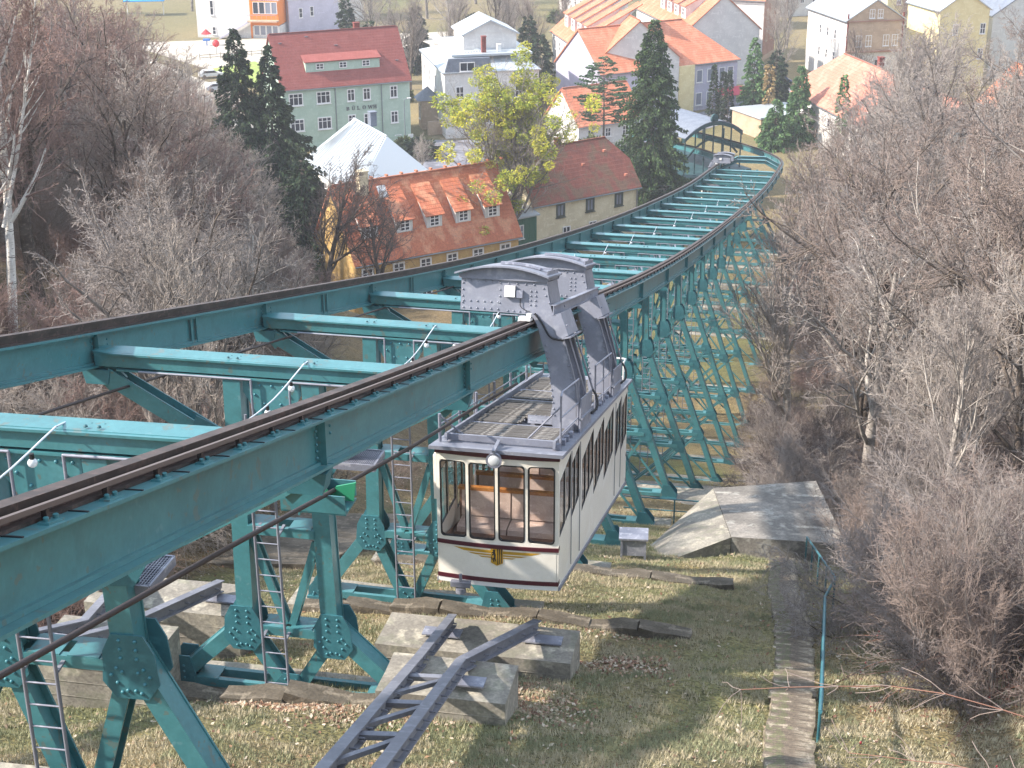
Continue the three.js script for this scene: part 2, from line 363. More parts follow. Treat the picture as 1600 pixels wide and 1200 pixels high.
  for (const q of [-1, 1]) top.bar(p(q * .08, -1.0, .05), p(q * .6, -2.1, .05), .2, .08, Z);
  top.build('head_plate', M.teal, t);
  rivets(0, -.8, [[-.4, -.08], [-.2, -.08], [0, -.08], [.2, -.08], [.4, -.08], [-.3, -.25], [.3, -.25], [-.14, -.4], [.14, -.4], [-.1, -.6], [.1, -.6], [0, -.7]], .135);
  // strut pairs, seen as two rails from above
  const pair = (n, l0, l1, h) => { const m = new MB(); for (const dz of [-.17, .17]) m.bar(p(l0, h, dz), p(l1, h, dz), .09, .16); for (const x of [l0 + .25 * Math.sign(l1 - l0), l1 - .25 * Math.sign(l1 - l0)]) m.bar(p(x, h + .085, -.21), p(x, h + .085, .21), .4, .02); m.build(n, M.teal, t); };
  const hs = k === 1 ? -1.9 : near ? -3.55 : -3.4; if (kh < -4) { pair('strut', -.6, .6, hs);
    // V braces below the strut
    const vb = new MB(); for (const q of [-1, 1]) { vb.bar(p(q * .58, hs - .2, .08), p(q * .06, kh + .12, .08), .13, .05, Z); vb.bar(p(q * .58, hs - .2, -.08), p(q * .06, kh + .12, -.08), .13, .05, Z); } vb.build('brace', M.teal, t); }
  pair('knee_strut', -.5, .5, kh + .02);
  pair('base_strut', -fx + .3, fx - .3, fh + .06);
  if (near && k !== 4 || fh > -8) {
    // inner legs run together at the middle of the base
    for (const q of [-1, 1]) { const il = new MB(); for (const dz of [-.16, .16]) il.bar(p(q * (kx - .06), kh - .2, dz), p(q * .12, Math.max(fh + .1, kh - 2.1), dz), .22, .03, Z); il.bar(p(q * (kx - .06), kh - .2), p(q * .12, Math.max(fh + .1, kh - 2.1)), .03, .3, Z); il.build('inner_leg', M.teal, t); }
    const mp = new MB(); mp.plate([[-.3, -.15], [.3, -.15], [.3, .05], [.14, .26], [-.14, .26], [-.3, .05]], p(0, Math.max(fh + .15, kh - 2.0), .19), X, Y, .02); mp.build('middle_plate', M.tealDark, t);
    rivets(0, Math.max(fh + .15, kh - 2.0), [[-.1, .15], [.1, .15], [0, .05], [-.2, -.05], [.2, -.05], [0, -.08]], .205);
  } else {
    // tall trestle: levels of struts with K braces
    const n = Math.max(1, Math.round((kh - fh) / 2.9)); let ph = kh, pxx = kx;
    for (let i = 1; i <= n; i++) {
      const h = kh + (fh - kh) * i / n, x = kx + (fx - kx) * i / n;
      if (i < n) {
        pair('strut', -x + .1, x - .1, h);
        for (const q of [-1, 1]) { for (const dz of [-.19, .19]) { const np = new MB(); np.plate([[-.34, .26], [.1, .3], [.26, 0], [.2, -.34], [-.16, -.3], [-.42, -.05]].map(([a, b]) => [a * q, b]), p(q * x, h, dz), X, Y, .02); np.build('node_plate', M.tealDark, t); } }
      }
      for (const q of [-1, 1]) { const m = new MB(); for (const dz of [-.14, .14]) m.bar(p(q * (pxx - .12), ph - .1, dz), p(q * (i % 2 ? .12 : .12), h + .1, dz), .1, .05, Z); m.build('brace', M.teal, t);
        const m2 = new MB(); if (i > 1) { m2.bar(p(q * (x - .15), h + .12, 0), p(q * (pxx * .38), ph - .05, 0), .09, .05, Z); m2.build('brace', M.teal, t); } }
      ph = h; pxx = x;
    }
  }
  if (rv.g.length) rv.build('rivets', M.rivetTeal, t, 'stuff');
  // ladder on the uphill side
  if (k <= 16) {
    const l0 = k === 1 ? -.42 : k === 2 ? -.38 : -.2, l1 = l0 + .42, lm = new MB();
    const lt = -1.3, lb = fh + .05, dzt = k <= 2 ? .42 : .36;
    lm.tube(p(l0, lt, dzt), p(l0, lb, dzt), .024, .024, 6); lm.tube(p(l1, lt, dzt), p(l1, lb, dzt), .024, .024, 6);
    if (near) for (const h of [hs + .05, kh]) for (const x of [l0, l1]) lm.bar(p(x, h, dzt), p(x, h + .04, .1), .05, .03);
    const lo = lm.build('ladder', M.greyDark, t);
    const rg = new MB(); rg.tube(V(-.21, 0, 0), V(.21, 0, 0), .014, .014, 5); const rgeo = rg.geo();
    if (k <= 6) for (let h = lt - .2; h > lb; h -= .31) { const r = mesh('rung', rgeo, M.galv, lo); r.position.copy(p((l0 + l1) / 2, h, dzt)); r.rotation.y = th; }
    else { const m = new MB(); for (let h = lt - .2; h > lb; h -= .31) m.tube(p(l0, h, dzt), p(l1, h, dzt), .014, .014, 4); m.build('rungs', M.galv, lo, 'stuff'); }
  }
  return t;
}
const TL = {
  1: 'turquoise steel trestle nearest the viewer, cut off by the lower left corner', 2: 'turquoise riveted trestle with wide splayed feet left of the funnel rails',
  3: 'turquoise riveted trestle standing just left of the cream cabin', 4: 'turquoise trestle largely hidden behind the cream cabin front', 5: 'turquoise trestle whose leg comes down beside the small grey box',
};
const NTH = ['first', 'second', 'third', 'fourth', 'fifth', 'sixth', 'seventh', 'eighth', 'ninth', 'tenth', 'eleventh', 'twelfth', 'thirteenth', 'fourteenth', 'fifteenth'];
for (let k = 1; k <= 20; k++) trestle(k, TL[k] || `${NTH[k - 6]} tall turquoise lattice trestle beyond the cabin, counted away from the viewer`, TL[k] ? 'trestles carrying the viaduct' : 'trestles beyond the cabin');
// ---------------------------------------------------------------- hanging cabin
M.roofPlank = mottle(0x65615f, 0x4d4a48, 0x8b8783, .9, { n: 256, rough: .9, bump: .004, fine: 1, extra: (u, v, c) => c.map(x => x * (.8 + .4 * vnoise(u * 6, v * 64, 64))) });
M.glassSide = new THREE.MeshPhysicalMaterial({ color: 0xffffff, transmission: 1, thickness: 0, roughness: .04, ior: 2.0 });
const CG = .265;                                          // how steeply the cabin follows the line
function makeCar(label, group, s0, side) {
  const root = thing('suspended_cabin', label, 'cable car', [0, 0, 0], 0, group);
  const o = at(s0, 3.2 * side, 0); root.position.copy(o); root.rotation.y = s0 > 40 ? heading(s0 + 5) : 0;
  const X = V(1, 0, 0), Y = V(0, 1, 0), Z = V(0, 0, 1);
  const L = 10.7, HW = 1.14, top = -2.25, H = 2.85, g = s0 > 40 ? .19 : CG;
  const P = (x, y, t) => V(x, y - g * t, -t);              // x across, y below the rail, t metres downhill
  const bow = (x) => .07 * (1 - (x / HW) * (x / HW));      // the ends are gently rounded
  const sd = side;
  // ---- curved end wall pieces: a strip between y0 and y1 following the bow
  const strip = (mb, x0, x1, y0, y1, th, off, end, n = 10) => {
    const s = new THREE.Shape(); const pts = [];
    for (let i = 0; i <= n; i++) { const x = x0 + (x1 - x0) * i / n; pts.push([x, bow(x) + off]); }
    for (let i = n; i >= 0; i--) { const x = x0 + (x1 - x0) * i / n; pts.push([x, bow(x) + off - th]); }
    const gg = new THREE.ExtrudeGeometry(new THREE.Shape(pts.map(p => new THREE.Vector2(p[0], p[1]))), { depth: y1 - y0, bevelEnabled: false });
    const base = end ? V(0, y0 - g * L, -L) : V(0, y0, 0);
    const m = end ? new THREE.Matrix4().makeBasis(X, V(0, 0, -1), Y) : new THREE.Matrix4().makeBasis(X, Z, V(0, -1, 0));
    if (!end) { m.setPosition(V(0, y1, 0)); } else m.setPosition(base);
    return mb.add(gg, m);
  };
  const win = []; { const w = .505, gap = .052, tot = 4 * w + 3 * gap; for (let i = 0; i < 4; i++) win.push([-tot / 2 + i * (w + gap), -tot / 2 + i * (w + gap) + w]); }
  const wy1 = top - .30, wy0 = top - 1.88;
  for (const end of [0, 1]) {
    const w = new MB();
    strip(w, -HW, HW, top - .30, top - .17, .05, 0, end); strip(w, -HW, HW, wy0 - .08, wy0, .05, 0, end);
    const ed = [-HW, ...win.flat(), HW];
    for (let i = 0; i < ed.length; i += 2) strip(w, ed[i], ed[i + 1], wy0, wy1, .05, 0, end, 3);
    strip(w, -HW + .02, HW - .02, top - 2.672, wy0 - .15, .05, .004, end);
    // rounded window corners
    for (const [x0, x1] of win) for (const [cx, cy, a, b] of [[x0, wy0, 1, 1], [x1, wy0, -1, 1], [x0, wy1, 1, -1], [x1, wy1, -1, -1]]) {
      const r = .07, pts = [[0, 0]]; for (let i = 0; i <= 5; i++) { const q = i / 5 * Math.PI / 2; pts.push([a * (r - r * Math.sin(q)), b * (r - r * Math.cos(q))]); }
      const zz = (end ? -L - bow(cx) + .025 : bow(cx) - .025);
      w.plate(a * b > 0 ? pts : pts.slice().reverse(), V(cx, cy - (end ? g * L : 0), zz), X, Y, .048);
    }
    w.build(end ? 'rear_wall' : 'front_wall', M.cream, root);
    for (const [wx, ya, yb2, qy] of [[.03, top - .17, top - .06, 0], [.02, wy0 - .155, wy0 - .075, wy0 - .115], [.02, top - 2.755, top - 2.67, top - 2.71]]) { const mr = new MB(); strip(mr, -HW - wx, HW + wx, ya, yb2, .06, .02, end); if (qy) for (const q of [-1, 1]) mr.box(q * (HW + .012), qy - (end ? g * L : 0), end ? -L + .05 : -.05, .02, .08, .14); mr.build('maroon_stripe', M.maroon, root); }
    if (0) { const mr = new MB(); strip(mr, -HW - .03, HW + .03, top - .17, top - .06, .06, .02, end); strip(mr, -HW - .02, HW + .02, wy0 - .17, wy0 - .07, .06, .02, end); strip(mr, -HW - .02, HW + .02, top - 2.76, top - 2.66, .06, .02, end);
    for (const q of [-1, 1]) for (const y of [wy0 - .12, top - 2.71]) mr.box(q * (HW + .012), y - (end ? g * L : 0), end ? -L + .05 : -.05, .02, .1, .14); }
    const sk = new MB(); strip(sk, -HW + .01, HW - .01, top - 2.85, top - 2.75, .06, .012, end); sk.build('skirt', M.white, root);
    for (const [x0, x1] of win) {
      const fr = new MB(), r = .07; const zz = end ? -L - bow((x0 + x1) / 2) + .03 : bow((x0 + x1) / 2) - .03, yo = end ? -g * L : 0;
      const rounded = (i) => { const a = x0 + i, b = x1 - i, c = wy0 + yo + i, d = wy1 + yo - i, R = r, o = []; for (const [cx, cy, st] of [[b - R, c + R, -90], [b - R, d - R, 0], [a + R, d - R, 90], [a + R, c + R, 180]]) for (let k = 0; k <= 4; k++) { const an = (st + k * 22.5) * Math.PI / 180; o.push([cx + R * Math.cos(an), cy + R * Math.sin(an)]); } return o; };
      fr.plate(rounded(.004), V(0, 0, zz), X, Y, .05, [rounded(.026).reverse()]);
      const f = fr.build('front_window', M.black, root);
      const pn = new THREE.PlaneGeometry(x1 - x0 - .03, wy1 - wy0 - .03); pn.translate((x0 + x1) / 2, (wy0 + wy1) / 2 + yo, zz); mesh('pane', pn, M.glass, f);
    }
  }
  // ---- side walls with stepped windows: [t0, t1, panes, door]
  const GR = [[.12, 1.4, 2], [1.5, 2.5, 2, 1], [2.9, 4.52, 3], [4.62, 6.2, 3], [6.3, 7.9, 3], [8.3, 9.3, 2, 1], [9.4, 10.6, 2]];
  for (const q of [-1, 1]) {
    const w = new MB(), out = [[0, top - .06], [L, top - .06 - g * L], [L, top - 2.85 - g * L], [0, top - 2.85]], holes = [];
    const frames = [];
    for (const [t0, t1, n, door] of GR) {
      const yt = top - g * t1 - .26, yb = yt - 1.16; const pw = (t1 - t0 - (n - 1) * .05) / n;
      for (let i = 0; i < n; i++) { const a = t0 + i * (pw + .05); holes.push([[a, yb], [a, yt], [a + pw, yt], [a + pw, yb]]); frames.push([a, a + pw, yb, yt]); }
    }
    w.plate(out.map(([a, b]) => [-a, b]), V(q * HW, 0, 0), Z, Y, .032, holes.map(h => h.map(([a, b]) => [-a, b])));
    const sw = w.build('side_wall', M.cream, root);
    for (const [t0, t1, n, door] of GR) if (door) { const yb = top - g * t1 - .1; const dm = new MB(); for (const t of [t0 - .06, t1 + .06]) dm.box(q * (HW + .03), top - g * t - 1.45, -t, .012, 2.45, .025); dm.build('door_seam', M.greyDark, root); }
    for (const [a, b, y0, y1] of frames) {
      const fr = new MB(); fr.plate([[-b + .002, y0 + .002], [-a - .002, y0 + .002], [-a - .002, y1 - .002], [-b + .002, y1 - .002]], V(q * HW, 0, 0), Z, Y, .036, [[[-b + .016, y0 + .016], [-b + .016, y1 - .016], [-a - .016, y1 - .016], [-a - .016, y0 + .016]]]);
      const f = fr.build('side_window', M.black, root);
      const pn = new THREE.PlaneGeometry(b - a - .03, y1 - y0 - .03); pn.rotateY(q * Math.PI / 2); pn.translate(q * HW, (y0 + y1) / 2, -(a + b) / 2); mesh('pane', pn, M.glassSide, f);
    }
    const tr = new MB(); tr.bar(P(q * (HW + .03), top - 2.82, 0), P(q * (HW + .03), top - 2.82, L), .03, .07); tr.build('side_trim', M.greyDark, root);
  }
  // ---- floor, inner end walls, ceiling lining
  const fl = new MB(); fl.plate([[0, -2.78], [L, -2.78 - g * L], [L, -2.72 - g * L], [0, -2.72]].map(([a, b]) => [-a, top + b]), V(0, 0, 0), Z, Y, HW * 2 - .06); fl.build('floor', M.greyDark, root);
  // ---- roof
  const rf = new MB(); rf.plate([[-.15, -.05], [L + .15, -.05 - g * L], [L + .15, .02 - g * L], [-.15, .02]].map(([a, b]) => [-a, top + b]), V(0, 0, 0), Z, Y, 2.5);
  const roof = rf.build('roof', M.grey, root);
  const curb = new MB(); for (const q of [-1, 1]) curb.bar(P(q * 1.02, top + .1, .25), P(q * 1.02, top + .1, L - .2), .05, .14); curb.bar(P(-1.02, top + .09, .42), P(1.02, top + .09, .42), .05, .12); curb.box(0, top + .06, .05, .06, .05, .5); curb.build('roof_curb', M.grey, root);
  // roof boards in bays, raised cross battens between
  const bay = [[.75, 2.15, -.98, .98], [2.45, 3.4, -.95, -.05], [3.45, 4.5, -.95, .95], [4.6, 5.6, -.9, .9], [5.8, 7.2, -.9, .9], [7.5, 9.8, -.9, .9]];
  for (const [t0, t1, xa, xb] of bay) { const n = Math.round((t1 - t0) / .17); for (let i = 0; i < n; i++) { const b = new MB(), t = t0 + (t1 - t0) * (i + .5) / n, h = rr(0, .018); b.box((xa + xb) / 2 + rr(-.02, .02), 0, 0, xb - xa + rr(-.05, .03), .03, (t1 - t0) / n - .025, rr(-.006, .006)); const m = b.build('roof_board', M.roofPlank, root); m.position.copy(P(0, top + .085 + h, t)); m.rotation.x = -Math.atan(g); } }
  for (const t of [.62, 2.28, 3.42, 4.55, 5.7, 7.35]) { const bt = new MB(); bt.bar(P(-1, top + .05, t), P(1, top + .05, t), .12, .05); bt.build('roof_batten', M.galv, root); }
  const hatch = new MB(); hatch.plate([[-.05, -.42], [.98, -.42], [1.05, -.3], [1.05, .42], [.1, .42]], P(0, top + .12, 2.95), X, V(0, g, 1).normalize(), .04); const hm = hatch.build('roof_hatch', M.galv, root);
  const hb = new MB(); for (let i = 0; i < 9; i++) { hb.rivet(P(.03 + i * .115, top + .14, 2.6), Y, .022); hb.rivet(P(.12 + i * .105, top + .14, 3.3), Y, .022); } hb.build('bolts', M.greyDark, hm, 'stuff');
  // ---- headlamp
  const hl = new MB(); hl.add(new THREE.CylinderGeometry(.15, .12, .12, 20), new THREE.Matrix4().makeRotationX(Math.PI / 2).setPosition(0, top - .13, .22)); hl.box(0, top - .05, .16, .05, .16, .05);
  const lamp = hl.build('headlamp', M.galv, root); const lens = new MB(); lens.add(new THREE.SphereGeometry(.14, 18, 8, 0, 6.3, 0, 1.2), new THREE.Matrix4().makeRotationX(Math.PI / 2).multiply(new THREE.Matrix4().makeScale(1, .5, 1)).setPosition(0, top - .13, .235)); lens.build('lens', M.bulb, lamp);
  // ---- guide roller below the front
  const gr = new MB(); gr.box(-.68, top - 2.78, .2, .38, .1, .12); gr.box(-.68, top - 2.66, .2, .05, .16, .06); gr.add(new THREE.CylinderGeometry(.1, .1, .1, 16), new THREE.Matrix4().setPosition(-.68, top - 2.91, .2)); gr.build('guide_roller', M.greyDark, root);
  // left door box
  const db = new MB(); db.box(-HW - .06, top - .75, -.28, .08, .9, .3); db.build('door_track_box', M.cream, root);
  // ---- emblem: three pairs of tapering gilt stripes and a shield
  if (s0 < 40) {
    const yE = top - 2.12, em = new MB();
    const stripe = (x0, x1, y0, y1, y2) => { const n = 8, T = [], B = []; for (let i = 0; i <= n; i++) { const f = i / n, x = x0 + (x1 - x0) * f; T.push([x, yE + y0]); B.push([x, yE + y0 - (y1) * (1 - Math.max(0, f - .72) / .28)]); }
      for (let i = 0; i < n; i++) { const z = bow((T[i][0] + T[i + 1][0]) / 2) + .008; const pl = [T[i], T[i + 1], B[i + 1], B[i]]; const a = x1 > x0 ? pl.slice().reverse() : pl; const d = Math.atan2(bow(T[i + 1][0]) - bow(T[i][0]), T[i + 1][0] - T[i][0]);
        const gg = new THREE.BufferGeometry(); const q = (p) => [p[0], p[1], bow(p[0]) + .0075]; const v = [a[0], a[1], a[2], a[0], a[2], a[3]].map(q).flat(); gg.setAttribute('position', new THREE.Float32BufferAttribute(v, 3)); gg.computeVertexNormals(); em.add(gg); } };
    for (const q of [-1, 1]) { for (const [x, y, h] of [[.84, .045, .062], [.58, -.037, .033], [.36, -.09, .027]]) { em.g.length = 0; stripe(q * .1, q * x, y, h); em.build('gilt_stripe', M.gold, root); } }
    const sh = new MB(); sh.plate([[-.115, .1], [-.115, -.2], [0, -.26], [.115, -.2], [.115, .1]].reverse(), V(0, yE - .01, bow(0) + .01), X, Y, .012);
    const sm = sh.build('coat_of_arms', M.gold, root);
    const blk = new MB(), zf = bow(0) + .018; const poly = (pts) => { const s = new THREE.ShapeGeometry(new THREE.Shape(pts.map(p => new THREE.Vector2(...p)))); blk.add(s, new THREE.Matrix4().setPosition(0, yE - .01, zf)); };
    for (const x of [.018, .055, .092]) poly([[x - .01, .095], [x - .01, -.245 + x * .5], [x + .01, -.24 + x * .5], [x + .01, .095]]);
    // rearing lion in black on the left half
    poly([[-.07, -.18], [-.05, -.19], [-.045, -.12], [-.03, -.17], [-.012, -.17], [-.025, -.1], [-.02, -.03], [-.035, .03], [-.03, .07], [-.055, .085], [-.08, .06], [-.065, .035], [-.1, .02], [-.1, 0], [-.07, .005], [-.1, -.04], [-.095, -.055], [-.06, -.03], [-.055, -.08], [-.075, -.11]]);
    poly([[-.085, -.1], [-.105, -.06], [-.108, -.1], [-.095, -.14], [-.08, -.14]]);
    blk.build('heraldic_print', M.black, sm);
  }
  // ---- benches facing uphill, stepped down the slope
  for (const [t, y] of [[1.35, 0], [2.9, 0], [4.5, 0], [6.15, 0], [7.85, 0], [9.3, 0]]) {
    const yb = top - 2.35 - g * (t - .3) , b = thingPart('bench', root);
    const fr = new MB(); fr.box(0, yb + .2, -t + .28, 2.1, .4, .5); fr.box(0, yb + .52, -t - .06, 2.1, 1.05, .05); b.add(fr.build('bench_frame', M.panel, b));
    for (const q of [-1, 1]) { const c = new MB(); c.box(q * .5, yb + .45, -t + .24, .97, .13, .55); mesh('seat_cushion', c.geo(), M.leather, b); const d = new MB(); d.box(q * .5, yb + .8, -t + .0, .97, .52, .09, 0, -.1); mesh('back_cushion', d.geo(), M.leather, b); }
    const rl = new MB(); rl.box(0, yb + 1.1, -t - .03, 2.12, .07, .1); mesh('wooden_rail', rl.geo(), M.wood, b);
  }
  const inn = new MB(); for (const q of [-1, 1]) inn.plate([[0, -1.95], [L, -1.95 - g * L], [L, -2.7 - g * L], [0, -2.7]].map(([a, b]) => [-a, top + b]), V(q * (HW - .05), 0, 0), Z, Y, .02); inn.build('inner_panel', M.panel, root);
  // ---- hangers: two curved plate arms from the bogies over the rail down to the roof edge, square to the slope
  const N = V(0, 1, -g).normalize(), T = V(0, -g, -1).normalize();
  const Q = (t0, x, n, t) => V(0, 0, 0).addScaledVector(T, t0 + t).addScaledVector(N, n).add(V(x * sd, 0, 0));
  const TH = 1.25;
  for (const t0 of [3.15, 8.4]) {
    const prof = [[-1.36, .11], [-1.36, .76], [.36, .76], [.4, .5], [.47, .23], [.56, 0], [.66, -.2], [.76, -.36], [.93, -.95], [1.03, -1.25], [1.1, -2.15], [.62, -2.15], [.56, -1.85], [.6, -1.6], [.49, -1.02], [.37, -.6], [.2, -.11], [.12, .03], [.05, .09], [-.5, .1]];
    const pr = sd > 0 ? prof : prof.map(([a, b]) => [-a, b]).reverse();
    for (const t of [0, TH]) { const m = new MB(); m.plate(pr.slice().reverse(), V(0, 0, 0).addScaledVector(T, t0 + t), X, N, .03); m.build('hanger_plate', M.grey, root);
      const rv = new MB(), zz = t ? T : T.clone().negate(); const ad = (x, n) => rv.rivet(Q(t0, x, n, t + (t ? .016 : -.016)), zz, .022);
      if (s0 < 40) { for (let i = 0; i < 6; i++) { ad(-1.3 + i * .14, .7); ad(-1.3 + i * .14, .3); ad(-1.3 + i * .14, .16); } for (let i = 0; i < 4; i++) { ad(-1.32, .65 - i * .13); ad(-.57, .68 - i * .13); ad(-.4 + i * .17, .68); ad(-.4 + i * .12, .14); }
        for (let i = 0; i < 7; i++) ad(.3 + .04 * i + .012 * i * i, .62 - i * .14); for (let i = 0; i < 4; i++) { ad(.05, .55 - i * .09); ad(.15, .55 - i * .09); }
        for (let i = 0; i < 12; i++) { const n = -.5 - i * .125; ad(.76 + (-n - .4) * .24, n); ad(.42 + (-n - .6) * .17, n); }
        rv.build('rivets', M.grey, root, 'stuff'); } }
    // closing web and flange edges
    const web = new MB();
    const wbar = (x0, n0, x1, n1, w0, w1, th = .03) => { const a = Q(t0, x0, n0, (w0 + w1) / 2), b = Q(t0, x1, n1, (w0 + w1) / 2); web.bar(a, b, th, w1 - w0, T); };
    wbar(.345, .74, .46, .24, .02, TH - .02); wbar(.4, -.6, .2, -.1, .02, TH - .02); wbar(-1.34, .12, -1.34, .76, .02, TH - .02); wbar(.5, -1.02, .4, -.6, .02, TH - .02); wbar(.62, -1.7, .5, -1.02, .02, TH - .02);
    for (const w0 of [-.04, TH - .06]) { wbar(.72, -.3, .94, -.95, w0, w0 + .1); wbar(.94, -.95, 1.04, -1.3, w0, w0 + .1); wbar(1.04, -1.3, 1.1, -2.15, w0, w0 + .1); }
    web.build('hanger_web', M.greyDark, root);
    // projecting box plate on the outer side, foot and side plate
    const bx = new MB(); { const a = Q(t0, .56, .12, TH / 2), b = Q(t0, .74, -.32, TH / 2); bx.bar(a, b, .22, TH + .1, T); const c = Q(t0, .86, -.28, TH / 2); bx.bar(Q(t0, .72, -.34, TH / 2), Q(t0, .9, -.3, TH / 2), .03, TH + .22, T); bx.bar(Q(t0, 1.17, -1.5, TH / 2), Q(t0, 1.17, -2.2, TH / 2), .03, TH + .3, T); bx.bar(Q(t0, 1.17, -1.9, TH / 2), Q(t0, 1.22, -1.9, TH / 2), .04, TH + .3, T); }
    bx.build('outer_plate', M.grey, root);
    // arched cover with eaves
    const cov = new MB(), arch = [], n = 14; for (let i = 0; i <= n; i++) { const x = -1.46 + 1.88 * i / n; arch.push([x, .86 + .17 * (1 - Math.pow((x + .52) / .94, 2))]); }
    const full = [...arch, ...arch.slice().reverse().map(([x, y]) => [x, y - .035])]; const fu = sd > 0 ? full : full.map(([a, b]) => [-a, b]).reverse();
    cov.plate(fu.slice().reverse(), V(0, 0, 0).addScaledVector(T, t0 + TH / 2), X, N, TH + .5);
    const cm = cov.build('bogie_cover', M.grey, root);
    const band = new MB(), bd = [...arch.map(([x, y]) => [x * .97, y - .04]), [.38, .74], [-1.4, .74]]; const bf = sd > 0 ? bd : bd.map(([a, b]) => [-a, b]).reverse();
    for (const t of [-.05, TH + .05]) band.plate(bf.slice().reverse(), V(0, 0, 0).addScaledVector(T, t0 + t), X, N, .03); band.bar(Q(t0, .36, .86, -.05), Q(t0, .36, .86, TH + .05), .02, .2, N);
    band.build('cover_band', M.grey, cm);
    const hr = new MB(); { const pts = []; for (let i = 3; i <= n - 2; i++) { const [x, y] = arch[i]; pts.push(Q(t0, x, y + .035, TH * .35)); } for (let i = 3; i + 1 < pts.length; i++) hr.bar(pts[i], pts[i + 1], .16, .05, N); hr.bar(pts[pts.length - 1], Q(t0, .38, .98, TH * .35), .1, .05, N); } hr.build('cover_strip', M.galv, cm);
    // wheels on the rail, junction box, brake shoe
    const wh = new MB(); for (const t of [.3, .95]) wh.add(new THREE.CylinderGeometry(.3, .3, .1, 20), new THREE.Matrix4().makeBasis(V(0, 1, 0), V(1, 0, 0), V(0, 0, -1)).setPosition(Q(t0, -.03, .33, t))); wh.build('wheel', M.rail, root);
    if (t0 < 5) { const jb = new MB(); jb.bar(Q(t0, -.36, .42, -.06), Q(t0, -.36, .64, -.06), .21, .1, T); mesh('junction_box', jb.geo(), M.white, root); const j2 = new MB(); j2.bar(Q(t0, -.17, .41, -.05), Q(t0, -.17, .56, -.05), .13, .08, T); mesh('switch_box', j2.geo(), M.galv, root);
      const c1 = new MB(); c1.curve([Q(t0, -.15, .4, -.05), Q(t0, -.14, .25, -.05), Q(t0, -.06, .18, -.05), Q(t0, .06, .15, -.06)], .008, 5, 12); c1.curve([Q(t0, .15, .12, -.04), Q(t0, .3, -.05, -.06), Q(t0, .5, -.33, -.06), Q(t0, .75, -.38, -.03)], .02, 6, 14); c1.build('hose', M.black, root);
      const bs = new MB(); bs.bar(Q(t0, -.12, .02, -.22), Q(t0, .12, .02, -.22), .3, .07, N); bs.bar(Q(t0, .03, .08, -.22), Q(t0, .12, .08, -.22), .2, .09, N); bs.build('brake_shoe', M.white, root); }
    const sl = new MB(); sl.tube(Q(t0, .8, -.32, .25), Q(t0, 1.12, -1.6, .95), .028, .028, 8); sl.tube(Q(t0, .8, -.32, TH - .1), Q(t0, 1.18, -1.55, TH + .35), .022, .022, 8); sl.build('damper', M.galv, root);
    const ho = new MB(); ho.curve([Q(t0, 1.18, -1.5, TH + .2), Q(t0, 1.26, -1.62, TH + .2), Q(t0, 1.3, -1.85, TH + .15), Q(t0, 1.2, -1.98, TH + .02)], .025, 6, 12); ho.build('hose', M.black, root);
  }
  const tie = new MB(); tie.ibeam(Q(0, .52, .2, 3.1), Q(0, .52, .2, 9.7), .1, .22, N, .02); tie.build('tie_beam', M.grey, root);
  // ---- roof rails
  const W = (x, y, t) => P(x * sd, top + y, t);
  const r1 = new MB(); r1.pipe([W(1.12, .02, .35), W(1.12, 1.05, .4), W(1.12, 1.12, .55), W(1.12, 1.12, 2.5), W(1.12, .02, 2.5)], .02); r1.tube(W(1.12, .62, .4), W(1.12, .62, 2.5), .016); r1.tube(W(1.12, .3, .4), W(1.12, .3, 2.5), .016); r1.tube(W(1.12, .85, .4), W(.45, .1, .55), .018);
  for (const t of [.35, .9, 1.3, 1.8]) r1.box(1.06 * sd, W(0, .06, t).y, -t, .14, .1, .1); r1.build('roof_railing', M.galv, root);
  const r2 = new MB(); r2.pipe([W(1.12, .02, 4.9), W(1.12, 1.12, 4.9), W(1.12, 1.12, 7.5), W(1.12, .02, 7.5)], .02); for (const y of [.3, .65]) r2.tube(W(1.12, y, 4.9), W(1.12, y, 7.5), .016); r2.tube(W(1.12, 0, 6.2), W(1.12, 1.12, 6.2), .016); for (const t of [4.8, 5.4, 6, 6.6, 7.2]) r2.box(1.06 * sd, W(0, .06, t).y, -t, .12, .1, .1); r2.build('roof_railing', M.galv, root);
  const r3 = new MB(); for (const t of [.3, 1.9, 3.4, 5.2, 7, 9]) r3.tube(W(-1.14, 0, t), W(-1.14, .55, t), .03); r3.tube(W(-1.14, .33, .3), W(-1.14, .33, 9), .016); r3.tube(W(-1.14, .5, .35), W(-.8, .06, .8), .02); r3.build('roof_railing', M.galv, root);
  const r4 = new MB(); r4.pipe([W(1.12, 0, 10), W(1.12, .6, 10), W(1.12, .65, 10.4), W(.6, .65, 10.5), W(.6, 0, 10.5)], .022); r4.tube(W(1.12, .35, 10), W(1.12, .35, 10.45), .018); r4.build('roof_railing', M.white, root);
  const fr2 = new MB(); fr2.box(0, top + .08, .02, 2.2, .015, .3); 
  return root;
}
function thingPart(n, root) { const g = new THREE.Group(); g.name = n; root.add(g); return g; }
const CAR_S = 2.6;
makeCar('cream suspended cabin with maroon stripes hanging under the right girder', null, CAR_S, 1);
makeCar('far suspended cabin with grey bogie hanging under the left girder near the station', null, 127.5, -1);
